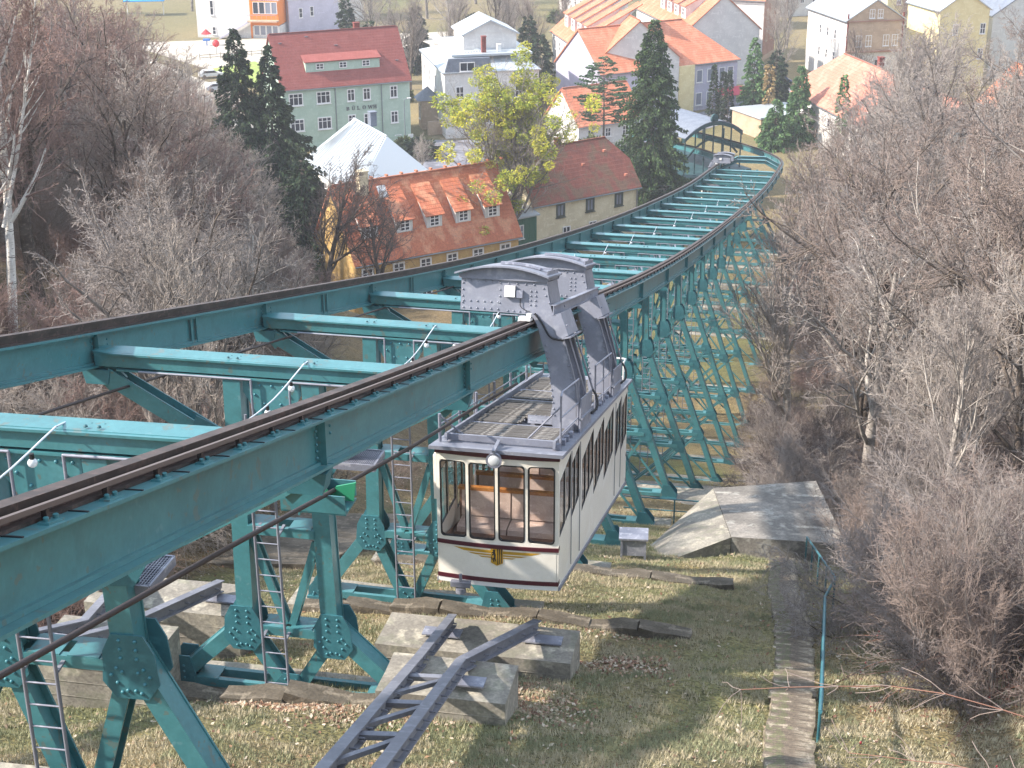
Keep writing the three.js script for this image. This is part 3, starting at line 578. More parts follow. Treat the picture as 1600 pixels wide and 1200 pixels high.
// ---------------------------------------------------------------- terrain: one sheet from behind the viewer to the horizon
const GZ = [-1700, -400, -165, -150, -136, -121, -106, -98, -91, -83, -75.7, -68, -60.6, -53, -45.4, -37.9, -30.3, -22.7, -15.1, -7.57, 0, 7.57, 15.1, 22.4, 30, 40, 60];
const GY = [-40, -40, -40, -39.2, -37.8, -36.4, -35.5, -35.2, -34.9, -34.2, -33.7, -31.9, -29.7, -27.4, -24.4, -21.2, -18.6, -15.5, -12.4, -9.4, -6.85, -3.7, -.4, 2.2, 5, 9, 15];
const lineX = (z) => { const s = Math.max(-20, Math.min(150, -z)); return at(s).x; };
function ground(x, z) {
  const c = terp(GZ, GY, z), l = x - lineX(z);
  const nr = ss(-26, -8, z), fb = ss(-150, -95, z);
  let y = c + .12 * Math.max(-9, Math.min(.5, l)) * nr;
  if (l > 12) y += (l - 12) * .3 * fb * (1 - .5 * ss(40, 120, l));
  if (l < -7) { y += (l + 7) * .14 * (ss(-160, -140, z) - ss(-104, -78, z)) * (1 - ss(60, 140, -l) * .9); y += Math.min(11, (-l - 7) * .42) * ss(-104, -66, z) * (1 - ss(-22, -4, z)); }
  return z < -60 ? Math.max(y, -40) : y;
}
const bump = (x, z) => (vnoise(x * .7, z * .7, 256) - .5) * .22 + (vnoise(x * 2.3, z * 2.3, 256) - .5) * .07;
{
  const axis = (a, b, d, lo, hi) => { const r = []; for (let v = a; v <= b; v += d) r.push(v); let st = d, v = b; while (v < hi) { st *= 1.16; v += st; r.push(v); } st = d; v = a; while (v > lo) { st *= 1.16; v -= st; r.unshift(v); } return r; };
  const xs = axis(-26, 26, .55, -900, 900), zs = axis(-70, 22, .55, -1600, 60), nx = xs.length, nz = zs.length;
  const pos = [], col = [], uv = [], idx = [];
  const straw = new THREE.Color(0xc4b697), green = new THREE.Color(0x99a074), brown = new THREE.Color(0xa08d7c), pale = new THREE.Color(0xd6cbb6);
  const c = new THREE.Color();
  for (const z of zs) for (const x of xs) {
    const y = ground(x, z) + (z > -120 ? bump(x, z) : 0); pos.push(x, y, z); uv.push(x / 6, z / 6);
    const a = fbm(x / 90 + 7, z / 90 + 7, 8, 4), b = fbm(x / 40 + 3.3, z / 40 + 9.1, 8, 4);
    c.copy(straw).lerp(green, ss(.48, .64, a)).lerp(brown, ss(.52, .66, b) * .45);
    const l = x - lineX(z); if (z > -130 && (l > 11.5 || l < -7)) c.lerp(brown, .75);
    if (z < -140) c.lerp(pale, .45 * ss(.4, .6, b));
    col.push(c.r, c.g, c.b);
  }
  for (let j = 0; j + 1 < nz; j++) for (let i = 0; i + 1 < nx; i++) { const a = j * nx + i; idx.push(a, a + nx, a + 1, a + 1, a + nx, a + nx + 1); }
  const g = new THREE.BufferGeometry(); g.setAttribute('position', new THREE.Float32BufferAttribute(pos, 3)); g.setAttribute('color', new THREE.Float32BufferAttribute(col, 3)); g.setAttribute('uv', new THREE.Float32BufferAttribute(uv, 2)); g.setIndex(idx); g.computeVertexNormals();
  const map = tex(1024, (u, v) => {
    const f = fbm(u, v, 128, 2), h = fbm(u + .3, v + .6, 24, 4), w = vnoise(u * 300, v * 300, 300), q = vnoise(u * 170 + 9, v * 170, 170);
    let k = [.72, .69, .58].map(x => x * (.62 + .5 * f + .35 * (h - .5)));
    if (w > .83) k = mixc(k, [.5, .36, .25], .7); if (q > .88) k = mixc(k, [.82, .76, .62], .6); if (f < .36) k = mixc(k, [.36, .36, .2], .5);
    return k;
  });
  const bm = tex(512, (u, v) => { const f = fbm(u, v, 96, 2); return [f, f, f]; }, false);
  mesh('ground', g, new THREE.MeshStandardMaterial({ map, vertexColors: true, roughness: 1, bumpMap: bm, bumpScale: .05 }), null, 'structure');
}
const gy = (x, z) => ground(x, z) + (z > -120 ? bump(x, z) : 0);
// ---------------------------------------------------------------- foundations, stone edgings
function roughBox(w, h, d, amp = .03, seg = 3) {
  const g = new THREE.BoxGeometry(w, h, d, seg, 2, 2), p = g.attributes.position;
  const key = {}; for (let i = 0; i < p.count; i++) { const k = [p.getX(i), p.getY(i), p.getZ(i)].map(v => v.toFixed(3)).join(); const o = key[k] ??= [rr(-amp, amp), rr(-amp, amp), rr(-amp, amp)]; p.setXYZ(i, p.getX(i) + o[0], p.getY(i) + o[1], p.getZ(i) + o[2]); }
  g.computeVertexNormals(); return g;
}
const stones = [0, 1, 2, 3].map(() => { const g = roughBox(1.15, .42, .42, .03); return boxUV(g.toNonIndexed()); });
for (const s of stones) s.computeVertexNormals();
for (const [k, l0, l1, what] of [[2, -3.2, 2.0, 'in front of the splayed trestle feet'], [3, -2.4, 6.6, 'below the cream cabin front'], [4, -3, 7.4, 'running from the cabin to the grey box'], [1, -3.5, 2.2, 'at the lower left corner of the picture']]) {
  const t = thing('stone_edging', `row of weathered edging stones ${what}`, 'edging', [0, 0, 0], 0, 'stone edgings of the trestle footings');
  const n = Math.round((l1 - l0) / 1.12);
  for (let i = 0; i < n; i++) { const l = l0 + (i + .5) * 1.12, s = ST(k) - .85, p = at(s, l, 0); const m = mesh('stone', stones[i % 4], M.stone, t); m.position.set(p.x, ground(p.x, p.z) - .02 + rr(-.03, .03), p.z); m.rotation.set(rr(-.03, .03), rr(-.03, .03) + (i % 2 ? Math.PI : 0), Math.atan(.11) * ss(-26, -8, p.z)); }
}
for (let k = 1; k <= 20; k++) {
  const fh = FOOT_H[k], fx = .78 + SLOPE[k] * (KNEE_H[k] - fh), s = ST(k), mb = new MB(), th = heading(s);
  const l0 = -fx - .8, l1 = fx + (k > 6 ? 2.6 : 1.0), c = at(s + .1, (l0 + l1) / 2, fh - .58);
  mb.add(roughBox(l1 - l0, 1, k > 6 ? 1.9 : 1.3, .02, 8).toNonIndexed(), new THREE.Matrix4().makeRotationY(th).setPosition(c));
  tag(mb.build('concrete_footing', M.concrete), k < 6 ? ['', 'concrete footing under the nearest trestle at the lower left', 'concrete footing under the splayed trestle beside the funnel rails', 'concrete footing under the trestle left of the cabin', 'concrete footing hidden below the cabin', 'concrete footing beside the small grey box'][k] : `concrete footing under the ${NTH[k - 6]} lattice trestle beyond the cabin`, 'footing', k < 6 ? 'near trestle footings' : 'far trestle footings');
}
// ---------------------------------------------------------------- concrete blocks with the funnel-shaped guide rails
const concBlock = (label, x0, x1, y1, y0, z0, z1) => { const g = roughBox(x1 - x0, y1 - y0, z1 - z0, .012, 4); const mb = new MB(); mb.add(g.toNonIndexed(), new THREE.Matrix4().setPosition((x0 + x1) / 2, (y0 + y1) / 2, (z0 + z1) / 2));
  const t = new THREE.Group(); const m = tag(mb.build('concrete_block', M.concrete), label, 'concrete block', 'blocks under the funnel rails');
  const b = new MB(); for (let y = y1 - .28; y > y0; y -= .3) { b.box((x0 + x1) / 2, y, z1 + .006, x1 - x0 - .04, .012, .012); } b.build('shutter_ridge', M.concrete, m, 'stuff'); return m; };
concBlock('pale concrete block carrying the funnel rails, front one right of the trestle', 1.9, 4.12, -5.78, -7.4, .1, 1.3);
concBlock('long concrete block at the lower end of the funnel rails, under the cabin', .9, 4.7, -7.0, -9.0, -3.2, -2.0);
concBlock('pale concrete block at the left edge, front one behind the nearest trestle', -4.3, -2.1, -5.7, -7.6, .1, 1.3);
concBlock('long concrete block behind the left funnel rails, left of the splayed trestle', -5.2, -1.95, -6.85, -9.2, -3.4, -2.2);
function funnel(label, mx, pL, pR) {
  const t = thing('funnel_guide_rails', label, 'guide rails', [0, 0, 0], 0, 'funnel guide rails');
  for (const P of [pL, pR]) {
    const m = new MB(); for (let i = 0; i + 1 < P.length; i++) { const a = P[i], b = P[i + 1], up = V(0, 1, 0); m.ibeam(a, b, .17, .24, up, .025); m.bar(a.clone().add(V(0, .03, 0)), b.clone().add(V(0, .03, 0)), .07, .15); }
    const rm = m.build('guide_rail', M.greyDark, t);
    const b = new MB(); for (let i = 0; i + 1 < P.length; i++) { const n = Math.max(1, Math.round(P[i].distanceTo(P[i + 1]) / .6)); for (let k = 0; k < n; k++) { const q = P[i].clone().lerp(P[i + 1], (k + .5) / n); b.tube(q.clone().add(V(-.02, 0, 0)), q.clone().add(V(.13, 0, 0)), .016, .016, 5); } } b.build('bolts', M.greyDark, rm, 'stuff');
  }
  const A = pL[1], B = pL[2], C = pR[1], E2 = pR[2], n = 7;
  for (let i = 0; i < n; i++) { const m = new MB(), a = A.clone().lerp(B, (i + .6) / n), c = C.clone().lerp(E2, (i + .6) / n); m.bar(a, c, .1, .08); m.bar(c, A.clone().lerp(B, (i + 1.3) / n), .08, .07); m.build('cross_bar', M.greyDark, t); }
  for (const [q, x] of [[pL[0], -.5], [pR[0], .55], [pR[1], .3]]) { const m = new MB(); m.box(q.x + x * .3, q.y - .14, q.z + .25, .75, .03, .3); m.build('base_plate', M.galv, t); }
  return t;
}
funnel('grey funnel guide rails resting on concrete blocks left of the cabin shadow', 1, [V(2.25, -6.8, -2.8), V(2.5, -5.55, .7), V(4.0, .3, 14.5)], [V(3.9, -6.8, -2.9), V(3.25, -5.5, .7), V(4.62, .4, 14.5)]);
funnel('grey funnel guide rails at the lower left behind the nearest trestle', -1, [V(-4.6, -6.66, -3.0), V(-3.6, -5.5, .7), V(-4.9, .4, 14.5)], [V(-2.6, -6.66, -3.0), V(-2.85, -5.5, .7), V(-4.2, .3, 14.5)]);
// ---------------------------------------------------------------- big sloping slabs
function slabPrism(q, depth, name, label, cat, mat) {
  const lo = q.map(p => p.clone().add(V(0, -depth, 0))), pos = [];
  const quad = (a, b, c, d) => { for (const p of [a, b, c, a, c, d]) pos.push(p.x, p.y, p.z); };
  quad(q[0], q[1], q[2], q[3]); quad(lo[3], lo[2], lo[1], lo[0]); for (let i = 0; i < 4; i++) { const j = (i + 1) % 4; quad(q[j], q[i], lo[i], lo[j]); }
  const g = new THREE.BufferGeometry(); g.setAttribute('position', new THREE.Float32BufferAttribute(pos, 3)); g.computeVertexNormals(); boxUV(g);
  return tag(mesh(name, g, mat), label, cat);
}
slabPrism([V(6.9, -14.5, -22), V(10.55, -14.55, -22.3), V(9.62, -15.5, -28.9), V(5.96, -15.5, -27.6)], 1.6, 'concrete_slab', 'big sloping concrete slab with white stains at the top of the steps', 'slab', M.concreteWhite);
slabPrism([V(4.35, -14.95, -20.2), V(6.88, -14.52, -22), V(5.95, -15.52, -27.6), V(3.9, -15.75, -22.6)], 1.6, 'concrete_wing', 'pale concrete wing wall sloping from the big slab to the grey box', 'wing wall', M.concrete);
slabPrism([V(-9, -12.3, -13.2), V(-4.3, -12.1, -13.6), V(-3.2, -14.6, -22), V(-10.2, -14.2, -20)], 2.2, 'concrete_slab', 'brownish sloping concrete slab behind the splayed trestle', 'slab', M.stone);
{ // grey metal box on legs
  const t = thing('metal_box', 'small grey metal box on legs at the end of the wing wall', 'box', [4.0, -14.1, -19.2], .1);
  const b = new MB(); b.box(0, .55, 0, .72, .55, .6); b.build('cabinet', M.galv, t); const l = new MB(); l.box(0, .87, 0, .9, .06, .78); l.build('lid', M.galv, t);
  for (const x of [-.36, .36]) for (const z of [-.3, .3]) { const m = new MB(); m.box(x, .35, z, .07, 1.0, .07); m.build('leg', M.galv, t); }
}
// ---------------------------------------------------------------- wooden steps with a green hand rail
M.step = mottle(0x7d7364, 0x64594d, 0x958a7a, .9, { rough: .95, bump: .006, fine: 1.1, extra: (u, v, c) => mixc(c.map(x => x * (.8 + .35 * vnoise(u * 5, v * 60, 300))), [.36, .38, .25], ss(.58, .7, fbm(u, v + .4, 6, 4)) * .5) });
const STP = [[8.85, 4.6], [8.75, 1.5], [8.85, -4], [8.85, -8.5], [8.6, -14], [8.6, -19], [8.55, -22]];
{
  const t = thing('wooden_steps', 'narrow flight of grey wooden steps leading down the lawn to the slab', 'steps');
  const geos = [0, 1, 2].map(() => boxUV(roughBox(.78, .2, .37, .03).toNonIndexed()));
  let acc = 0; for (let i = 0; i + 1 < STP.length; i++) { const [x0, z0] = STP[i], [x1, z1] = STP[i + 1], L = z0 - z1; for (let d = 0; d < L; d += .5) { const f = d / L, x = x0 + (x1 - x0) * f, z = z0 + (z1 - z0) * f; const m = mesh('step', geos[Math.floor(rnd() * 3)], M.step, t); m.position.set(x + rr(-.04, .04), ground(x, z) + .03 + rr(-.03, .03), z); m.rotation.set(rr(-.04, .04), rr(-.06, .06), rr(-.03, .03)); } }
  const h = thing('handrail', 'green metal hand rail beside the wooden steps', 'handrail');
  const HP = [[9.3, -21.8], [9.85, -12], [9.5, -8.5], [9.25, 0], [9.2, 1.2]].map(([x, z]) => V(x, ground(x, z), z));
  const r = new MB(); r.pipe(HP.map(p => p.clone().add(V(0, .95, 0))), .035); r.build('rail', M.tealDark, h);
  for (let i = 0; i + 1 < HP.length; i++) { const n = Math.max(1, Math.round(HP[i].distanceTo(HP[i + 1]) / 2.6)); for (let k = 0; k < n; k++) { const p = HP[i].clone().lerp(HP[i + 1], k / n), m = new MB(); const y = ground(p.x, p.z); m.tube(V(p.x, y - .2, p.z), V(p.x, p.y + .95, p.z), .028); m.build('rail_post', M.tealDark, h); } }
  const h2 = thing('handrail', 'green double hand rail running behind the big slab', 'handrail');
  const a = V(2.3, ground(2.3, -31) + 1.05, -31), b = V(7.6, ground(7.6, -31.2) + 1.05, -31.2), r2 = new MB(); r2.tube(a, b, .03); r2.tube(a.clone().add(V(0, -.5, 0)), b.clone().add(V(0, -.5, 0)), .025); r2.build('rail', M.tealDark, h2);
  for (const f of [.38, 1]) { const p = a.clone().lerp(b, f), m = new MB(); m.tube(p.clone().add(V(0, -1.3, 0)), p, .03); m.build('rail_post', M.tealDark, h2); }
  const h3 = thing('handrail', 'short bit of green hand rail right of the big slab', 'handrail'); const p0 = V(10.3, ground(10.3, -24.8) + 1.0, -24.8), p1 = V(12.2, ground(12.2, -24.5) + 1.0, -24.5), r3 = new MB(); r3.tube(p0, p1, .03); r3.build('rail', M.tealDark, h3); for (const p of [p0, p1]) { const m = new MB(); m.tube(p.clone().add(V(0, -1.2, 0)), p, .03); m.build('rail_post', M.tealDark, h3); }
}
// ---------------------------------------------------------------- gratings, rope guide, ropes, light string
function grating(label, x, y, z, w, d, ry) { const t = thing('grating_tray', label, 'grating', [x, y, z], ry, 'grating platforms under the viaduct'); const f = new MB(); for (const q of [-1, 1]) { f.box(q * w / 2, 0, 0, .03, .12, d); f.box(0, 0, q * d / 2, w, .12, .03); } f.box(0, -.05, 0, w, .012, d); f.build('tray', M.galv, t); const g = new MB(); for (let i = 1; i < 22; i++) g.box(-w / 2 + w * i / 22, .035, 0, .01, .03, d - .04); for (let i = 1; i < 14; i++) g.box(0, .035, -d / 2 + d * i / 14, w - .04, .02, .008); g.build('mesh', M.galv, t, 'stuff'); return t; }
grating('grey steel grating platform on top of the nearest trestle', .72, -.46, 7.1, .85, .75, 0);
grating('small grey grating platform above the rope guide beside the second trestle', 1.4, -2.15, 0, .7, .6, 0);
{
  const t = thing('rope_guide', 'turquoise bracket with bright green rope cheeks hanging under the right girder', 'rope guide', [2.2, -.55, 4.5], 0);
  const b = new MB(); b.box(-.15, .05, 0, .03, .5, .5); b.box(.05, -.14, 0, .9, .03, .5); b.box(.05, 0, .25, .9, .26, .02); b.box(.05, .02, -.25, .9, .22, .02); b.box(-.05, .14, 0, .35, .03, .5); b.build('bracket', M.teal, t);
  const c = new MB(); c.plate([[-.18, -.12], [.2, -.12], [.06, .16], [-.2, .14]], V(.15, 0, .12), V(1, 0, 0), V(0, 1, 0), .03); c.plate([[-.1, -.12], [.26, -.12], [.3, .16], [.02, .08]], V(.25, .02, -.1), V(1, 0, 0), V(0, 1, 0), .03); c.build('green_cheek', plain(0x2c8462, .5), t);
  const h = new MB(); h.box(-.22, .2, .1, .03, .5, .26); h.box(-.22, .2, -.1, .03, .5, .26); h.build('hanger', M.tealDark, t);
}
function rope(label, pts, r) { const m = new MB(); m.curve(pts, r, 8, 40); tag(m.build('haulage_rope', M.cableGrey), label, 'rope', 'haulage ropes'); }
rope('dark haulage rope running from the cabin roof past the trestles to the lower left', [at(9.0, -.62, -1.95), at(4, -.7 + 3.2 - 2.5, 0).setX(2.47).setY(-2.8), V(2.45, -1.75, 0), V(2.45, -.62, 4), V(2.36, .48, 8), V(2.2, 1.5, 12), V(2.1, 2.6, 16)].map((p, i) => i === 0 ? V(2.47, -4.0, -8.3) : p), .032);
rope('dark haulage rope below the left girder in front of the thicket', [V(-2.4, 2.1, 12), V(-2.5, .65, 7), V(-2.54, -1.1, 0), V(-2.5, -2.7, -6.5), V(-2.45, -5.3, -17), V(-2.3, -9.2, -33)], .026);
{
  const anchors = [[0, .1, -.36], [1, .3, -.47], [2, .62, -.47], [3, .8, -.47], [4, .6, -.47], [5, .1, -.47], [6, -.6, -.47], [7, -1.4, -.47], [8, -1.1, -.47], [9, -.9, -.47], [10, -.6, -.47], [11, -.3, -.47], [12, 0, -.47], [13, .2, -.47], [14, .4, -.47]];
  const t = thing('string_of_lights', 'pale cable with white bulbs strung from beam to beam down the viaduct', 'string of lights');
  const bg = new MB(); bg.add(new THREE.SphereGeometry(.055, 12, 9)); const bgeo = bg.geo(); const sg = new MB(); sg.tube(V(0, .02, 0), V(0, .11, 0), .03, .026, 8); const sgeo = sg.geo();
  for (let i = 0; i + 1 < anchors.length; i++) {
    const a = at(ST(anchors[i][0]) - .21, anchors[i][1], anchors[i][2]), b = at(ST(anchors[i + 1][0]) - .22, anchors[i + 1][1], anchors[i + 1][2]); const a2 = at(ST(anchors[i][0]) + .22, anchors[i][1] - .05, anchors[i][2]);
    const mid = (f) => a2.clone().lerp(b, f).add(V(0, -.75 * 4 * f * (1 - f), 0));
    const m = new MB(); m.curve([a, a2, ...[.2, .4, .6, .8].map(mid), b], .012, 5, 24); m.build('cable', M.cableLight, t);
    for (let j = 0; j < 7; j++) { const p = mid((j + .6) / 7.2), bl = mesh('bulb', bgeo, M.bulb, t); bl.position.copy(p).add(V(0, -.13, 0)); mesh('socket', sgeo, M.black, bl); }
  }
}
// ---------------------------------------------------------------- village
function tiles(c1, c2, c3, rows = .36, wob = 1) {
  return (() => { const A = hex(c1), B = hex(c2), C = hex(c3); const n = 512, size = rows * 16;
    const map = tex(n, (u, v) => { const r = Math.floor(v * 16), f = v * 16 - r, q = Math.floor(u * 24 + (r % 2) * .5), h = P2[(P2[r & 255] + q) & 255] / 255, b = fbm(u, v, 5, 4); let c = mixc(A, B, h * .7); c = mixc(c, C, ss(.5, .72, b) * wob); const e = fbm(u, v, 64, 2); return c.map(x => x * (.9 + .2 * e)); }, true, 1 / size);
    const bm = tex(n, (u, v) => { const r = v * 16, f = r - Math.floor(r), g = u * 24 + (Math.floor(r) % 2) * .5, k = g - Math.floor(g); const h = f * .8 + .2 * Math.sin(k * Math.PI); return [h, h, h]; }, false, 1 / size);
    return new THREE.MeshStandardMaterial({ map, bumpMap: bm, bumpScale: .09, roughness: .85 }); })();
}
M.tileOrange = tiles(0xb76b4a, 0xa65b40, 0xc28565);
M.tileNew = tiles(0xc07658, 0xb76c50, 0xcb8c70, .34, .6);
M.tileRed = tiles(0x8d4a43, 0x84443e, 0x965550, .34, .5);
M.tileOld = tiles(0x99594a, 0x814c40, 0x7a6650, .38, .7);
M.tilePink = tiles(0xbd7a66, 0xb5705c, 0xc99483, .36, .5);
M.metalRoof = new THREE.MeshStandardMaterial({ color: 0xb9c0c6, roughness: .45, metalness: .35 });
M.slateRoof = mottle(0x6f7683, 0x666d7a, 0x787f8c, 2, { rough: .7 });
M.wallGreen = mottle(0xa9bcae, 0xa2b6a8, 0xb0c1b5, 3, { rough: .9, fine: .3 });
M.wallYellow = mottle(0xbf9d63, 0xb5935a, 0xc6a772, 3, { rough: .9, fine: .4 });
M.wallBeige = mottle(0xd6c9ac, 0xcdbfa1, 0xdcd0b7, 3, { rough: .9, fine: .4 });
M.wallWhite = mottle(0xcfcdca, 0xc6c4c2, 0xd6d4d1, 4, { rough: .9, fine: .3 });
M.wallBrown = mottle(0x9d7664, 0x946d5c, 0xa67f6d, 3, { rough: .9, fine: .3 });
M.wallTan = mottle(0xb59d86, 0xab937d, 0xbda68f, 3, { rough: .9, fine: .3 });
M.wallLilac = mottle(0xb4b2c4, 0xacaabc, 0xbab8ca, 4, { rough: .9, fine: .3 });
M.wallOchre = mottle(0xe0d0a0, 0xd9c896, 0xe6d8ad, 3, { rough: .9, fine: .3 });
M.orangePlaster = plain(0xd97a1f, .8);
M.frame = plain(0xe2e0e0, .6);
M.frameDark = plain(0x39423a, .6);
M.pane = new THREE.MeshStandardMaterial({ color: 0x2c303c, roughness: .12, metalness: 0 });
M.paneGrey = new THREE.MeshStandardMaterial({ color: 0x7d818f, roughness: .25 });
M.gutter = plain(0x7b8288, .5, .4);
M.brick = mottle(0x7d3a33, 0x6e322c, 0x8b4a41, .8, { rough: .9 });

function polySlab(mb, pts, t) {  // a flat polygon given thickness downwards along its normal
  const n = pts[1].clone().sub(pts[0]).cross(pts[2].clone().sub(pts[0])).normalize(); if (n.y < 0) n.negate();
  const lo = pts.map(p => p.clone().addScaledVector(n, -t)), pos = []; const tri = (a, b, c) => pos.push(...a.toArray(), ...b.toArray(), ...c.toArray());
  const up = pts[1].clone().sub(pts[0]).cross(pts[2].clone().sub(pts[0])).y > 0; const P = up ? pts : pts.slice().reverse(), Q = up ? lo : lo.slice().reverse();
  for (let i = 1; i + 1 < P.length; i++) { tri(P[0], P[i], P[i + 1]); tri(Q[0], Q[i + 1], Q[i]); }
  for (let i = 0; i < P.length; i++) { const j = (i + 1) % P.length; tri(P[j], P[i], Q[i]); tri(P[j], Q[i], Q[j]); }
  const g = new THREE.BufferGeometry(); g.setAttribute('position', new THREE.Float32BufferAttribute(pos, 3)); g.computeVertexNormals(); mb.add(g);
}
function house(name, label, o) {
  const t = thing(name, label, 'house', [o.x, o.base, o.z], o.turn, o.group);
  const { w, d, he, hr } = o, dh = d / 2, ov = o.ov ?? .4, k = hr / dh;
  const hl = o.hipL || 0, hR = o.hipR || 0;        // share of the gable that is hipped (1 = full hip)
  const il = hl * dh * (o.hipRun ?? 1), ir = hR * dh * (o.hipRun ?? 1);
  const wm = new MB(); wm.box(w / 2, (he - 1.5) / 2, -dh, w, he + 1.5, d);
  const gab = (x, h) => { const y1 = he + hr * (1 - h), s = (1 - h); if (h < 1) wm.plate(h > 0 ? [[-d, he], [0, he], [-dh * s, y1], [-d + dh * s, y1]] : [[-d, he], [0, he], [-dh, he + hr]], V(x, 0, 0), V(0, 0, 1), V(0, 1, 0), .3); };
  gab(.15, hl); gab(w - .15, hR);
  const wall = wm.build('wall', o.wall, t);
  const rf = new MB(), e = ov, ye = he - e * k;
  const xl = -(hl >= 1 ? e : e * .6), xr = w + (hR >= 1 ? e : e * .6);
  const yL = he + hr * (1 - hl), yR = he + hr * (1 - hR), sL = dh * (1 - hl), sR = dh * (1 - hR);
  for (const f of [1, -1]) {
    const Z = (q) => f > 0 ? -q : -(d - q);
    const pts = [V(xl, ye, Z(-e)), V(xr, ye, Z(-e))];
    if (hR > 0 && hR < 1) pts.push(V(xr, yR, Z(sR))); pts.push(V(w - ir + (hR ? 0 : e * .6), he + hr, Z(dh)), V(il - (hl ? 0 : e * .6), he + hr, Z(dh)));
    if (hl > 0 && hl < 1) pts.push(V(xl, yL, Z(sL)));
    polySlab(rf, pts.map(p => p.add(V(0, .14, 0))), .16);
  }
  if (hl > 0) polySlab(rf, [V(xl, hl < 1 ? yL : ye, -(hl < 1 ? sL : -e)), V(il, he + hr, -dh), V(xl, hl < 1 ? yL : ye, -(d - (hl < 1 ? sL : -e)))].map(p => p.add(V(0, .14, 0))), .16);
  if (hR > 0) polySlab(rf, [V(xr, hR < 1 ? yR : ye, -(hR < 1 ? sR : -e)), V(w - ir, he + hr, -dh), V(xr, hR < 1 ? yR : ye, -(d - (hR < 1 ? sR : -e)))].map(p => p.add(V(0, .14, 0))), .16);
  const roof = rf.build('roof', o.roof, t);
  const rd = new MB(); rd.tube(V(il, he + hr + .16, -dh), V(w - ir, he + hr + .16, -dh), .12, .12, 6); rd.build('ridge_tiles', o.ridge || o.roof, roof);
  const gt = new MB(); gt.tube(V(xl, ye + .02, e + .04), V(xr, ye + .02, e + .04), .07, .07, 6); gt.build('gutter', M.gutter, t);
  t.userData.dim = undefined; delete t.userData.dim;
  return Object.assign(t, { H: { ...o, dh, k, roof } });
}
// a window: frame with mullions, dark pane behind it; on face front / left / right of a house
function win(t, face, u, y, w, h, o = {}) {
  const H = t.H, fr = new MB(), cols = o.cols ?? 2, rows = o.rows ?? 2, fw = o.fw ?? .1, bw = o.bw ?? .07;
  const dz = o.z ?? 0;
  fr.box(0, h / 2 - fw / 2, .03, w, fw, .1); fr.box(0, -h / 2 + fw / 2, .03, w, fw, .1); fr.box(-w / 2 + fw / 2, 0, .03, fw, h - 2 * fw, .1); fr.box(w / 2 - fw / 2, 0, .03, fw, h - 2 * fw, .1);
  for (let i = 1; i < cols; i++) fr.box(-w / 2 + w * i / cols, 0, .025, bw * 1.3, h - 2 * fw, .07);
  for (let j = 1; j < rows; j++) fr.box(0, -h / 2 + h * (o.split && j === rows - 1 ? o.split : j / rows), .022, w - 2 * fw, bw, .06);
  if (o.sill !== 0) fr.box(0, -h / 2 - .05, .07, w + .16, .08, .2);
  const f = fr.build('window', o.frame || M.frame, t);
  const pn = new MB(); pn.box(0, 0, .006, w - .04, h - .04, .012); pn.build('pane', o.pane || M.pane, f);
  if (face === 'front') { f.position.set(u, y, dz + .005); } else if (face === 'left') { f.position.set(-.005 - dz, y, -u); f.rotation.y = -Math.PI / 2; } else { f.position.set(H.w + .005 + dz, y, -u); f.rotation.y = Math.PI / 2; }
  return f;
}
// a dormer on the front slope; roof runs back into the slope
function dormer(t, u, w, y0, h, kind, o = {}) {
  const H = t.H, k = H.k, zf = (y0 - H.he) / k;             // where its front wall meets the slope
  const g = new THREE.Group(); g.name = 'dormer'; t.add(g);
  const m = new MB(), kr = kind === 'shed' ? .35 : .62 * k, run = h / (k - kr);
  m.plate([[0, 0], [0, h], [-run - .1, h + kr * (run + .1)], [-run - .1, k * (run + .1)]].map(([z, y]) => [z, y]), V(u - w / 2 + .06, y0, -zf), V(0, 0, 1), V(0, 1, 0), .12);
  m.plate([[0, 0], [0, h], [-run - .1, h + kr * (run + .1)], [-run - .1, k * (run + .1)]], V(u + w / 2 - .06, y0, -zf), V(0, 0, 1), V(0, 1, 0), .12);
  m.box(u, y0 + h / 2, -zf - .08, w - .24, h, .16);
  m.build('dormer_wall', o.wall || M.wallWhite, g);
  const r = new MB(); polySlab(r, [V(u - w / 2 - .2, y0 + h - .25 * kr + .12, -zf + .3), V(u + w / 2 + .2, y0 + h - .25 * kr + .12, -zf + .3), V(u + w / 2 + .2, y0 + h + kr * run + .12 + .25 * kr, -zf - run - .25), V(u - w / 2 - .2, y0 + h + kr * run + .12 + .25 * kr, -zf - run - .25)], .12); r.build('dormer_roof', o.roof || H.roof.material, g);
  for (const x of o.wins || [0]) { const f = win(t, 'front', u + x, y0 + h * .55, o.ww ?? 1, o.wh ?? h * .8, { z: -zf + .01, sill: 0, ...o.win }); t.remove(f); g.add(f); }
}
const chimney = (t, x, y, z, w, h, mat) => { const m = new MB(); m.box(x, y + h / 2, z, w, h, w * .9); m.box(x, y + h + .06, z, w + .14, .12, w * .9 + .14); m.build('chimney', mat, t.H.roof); };
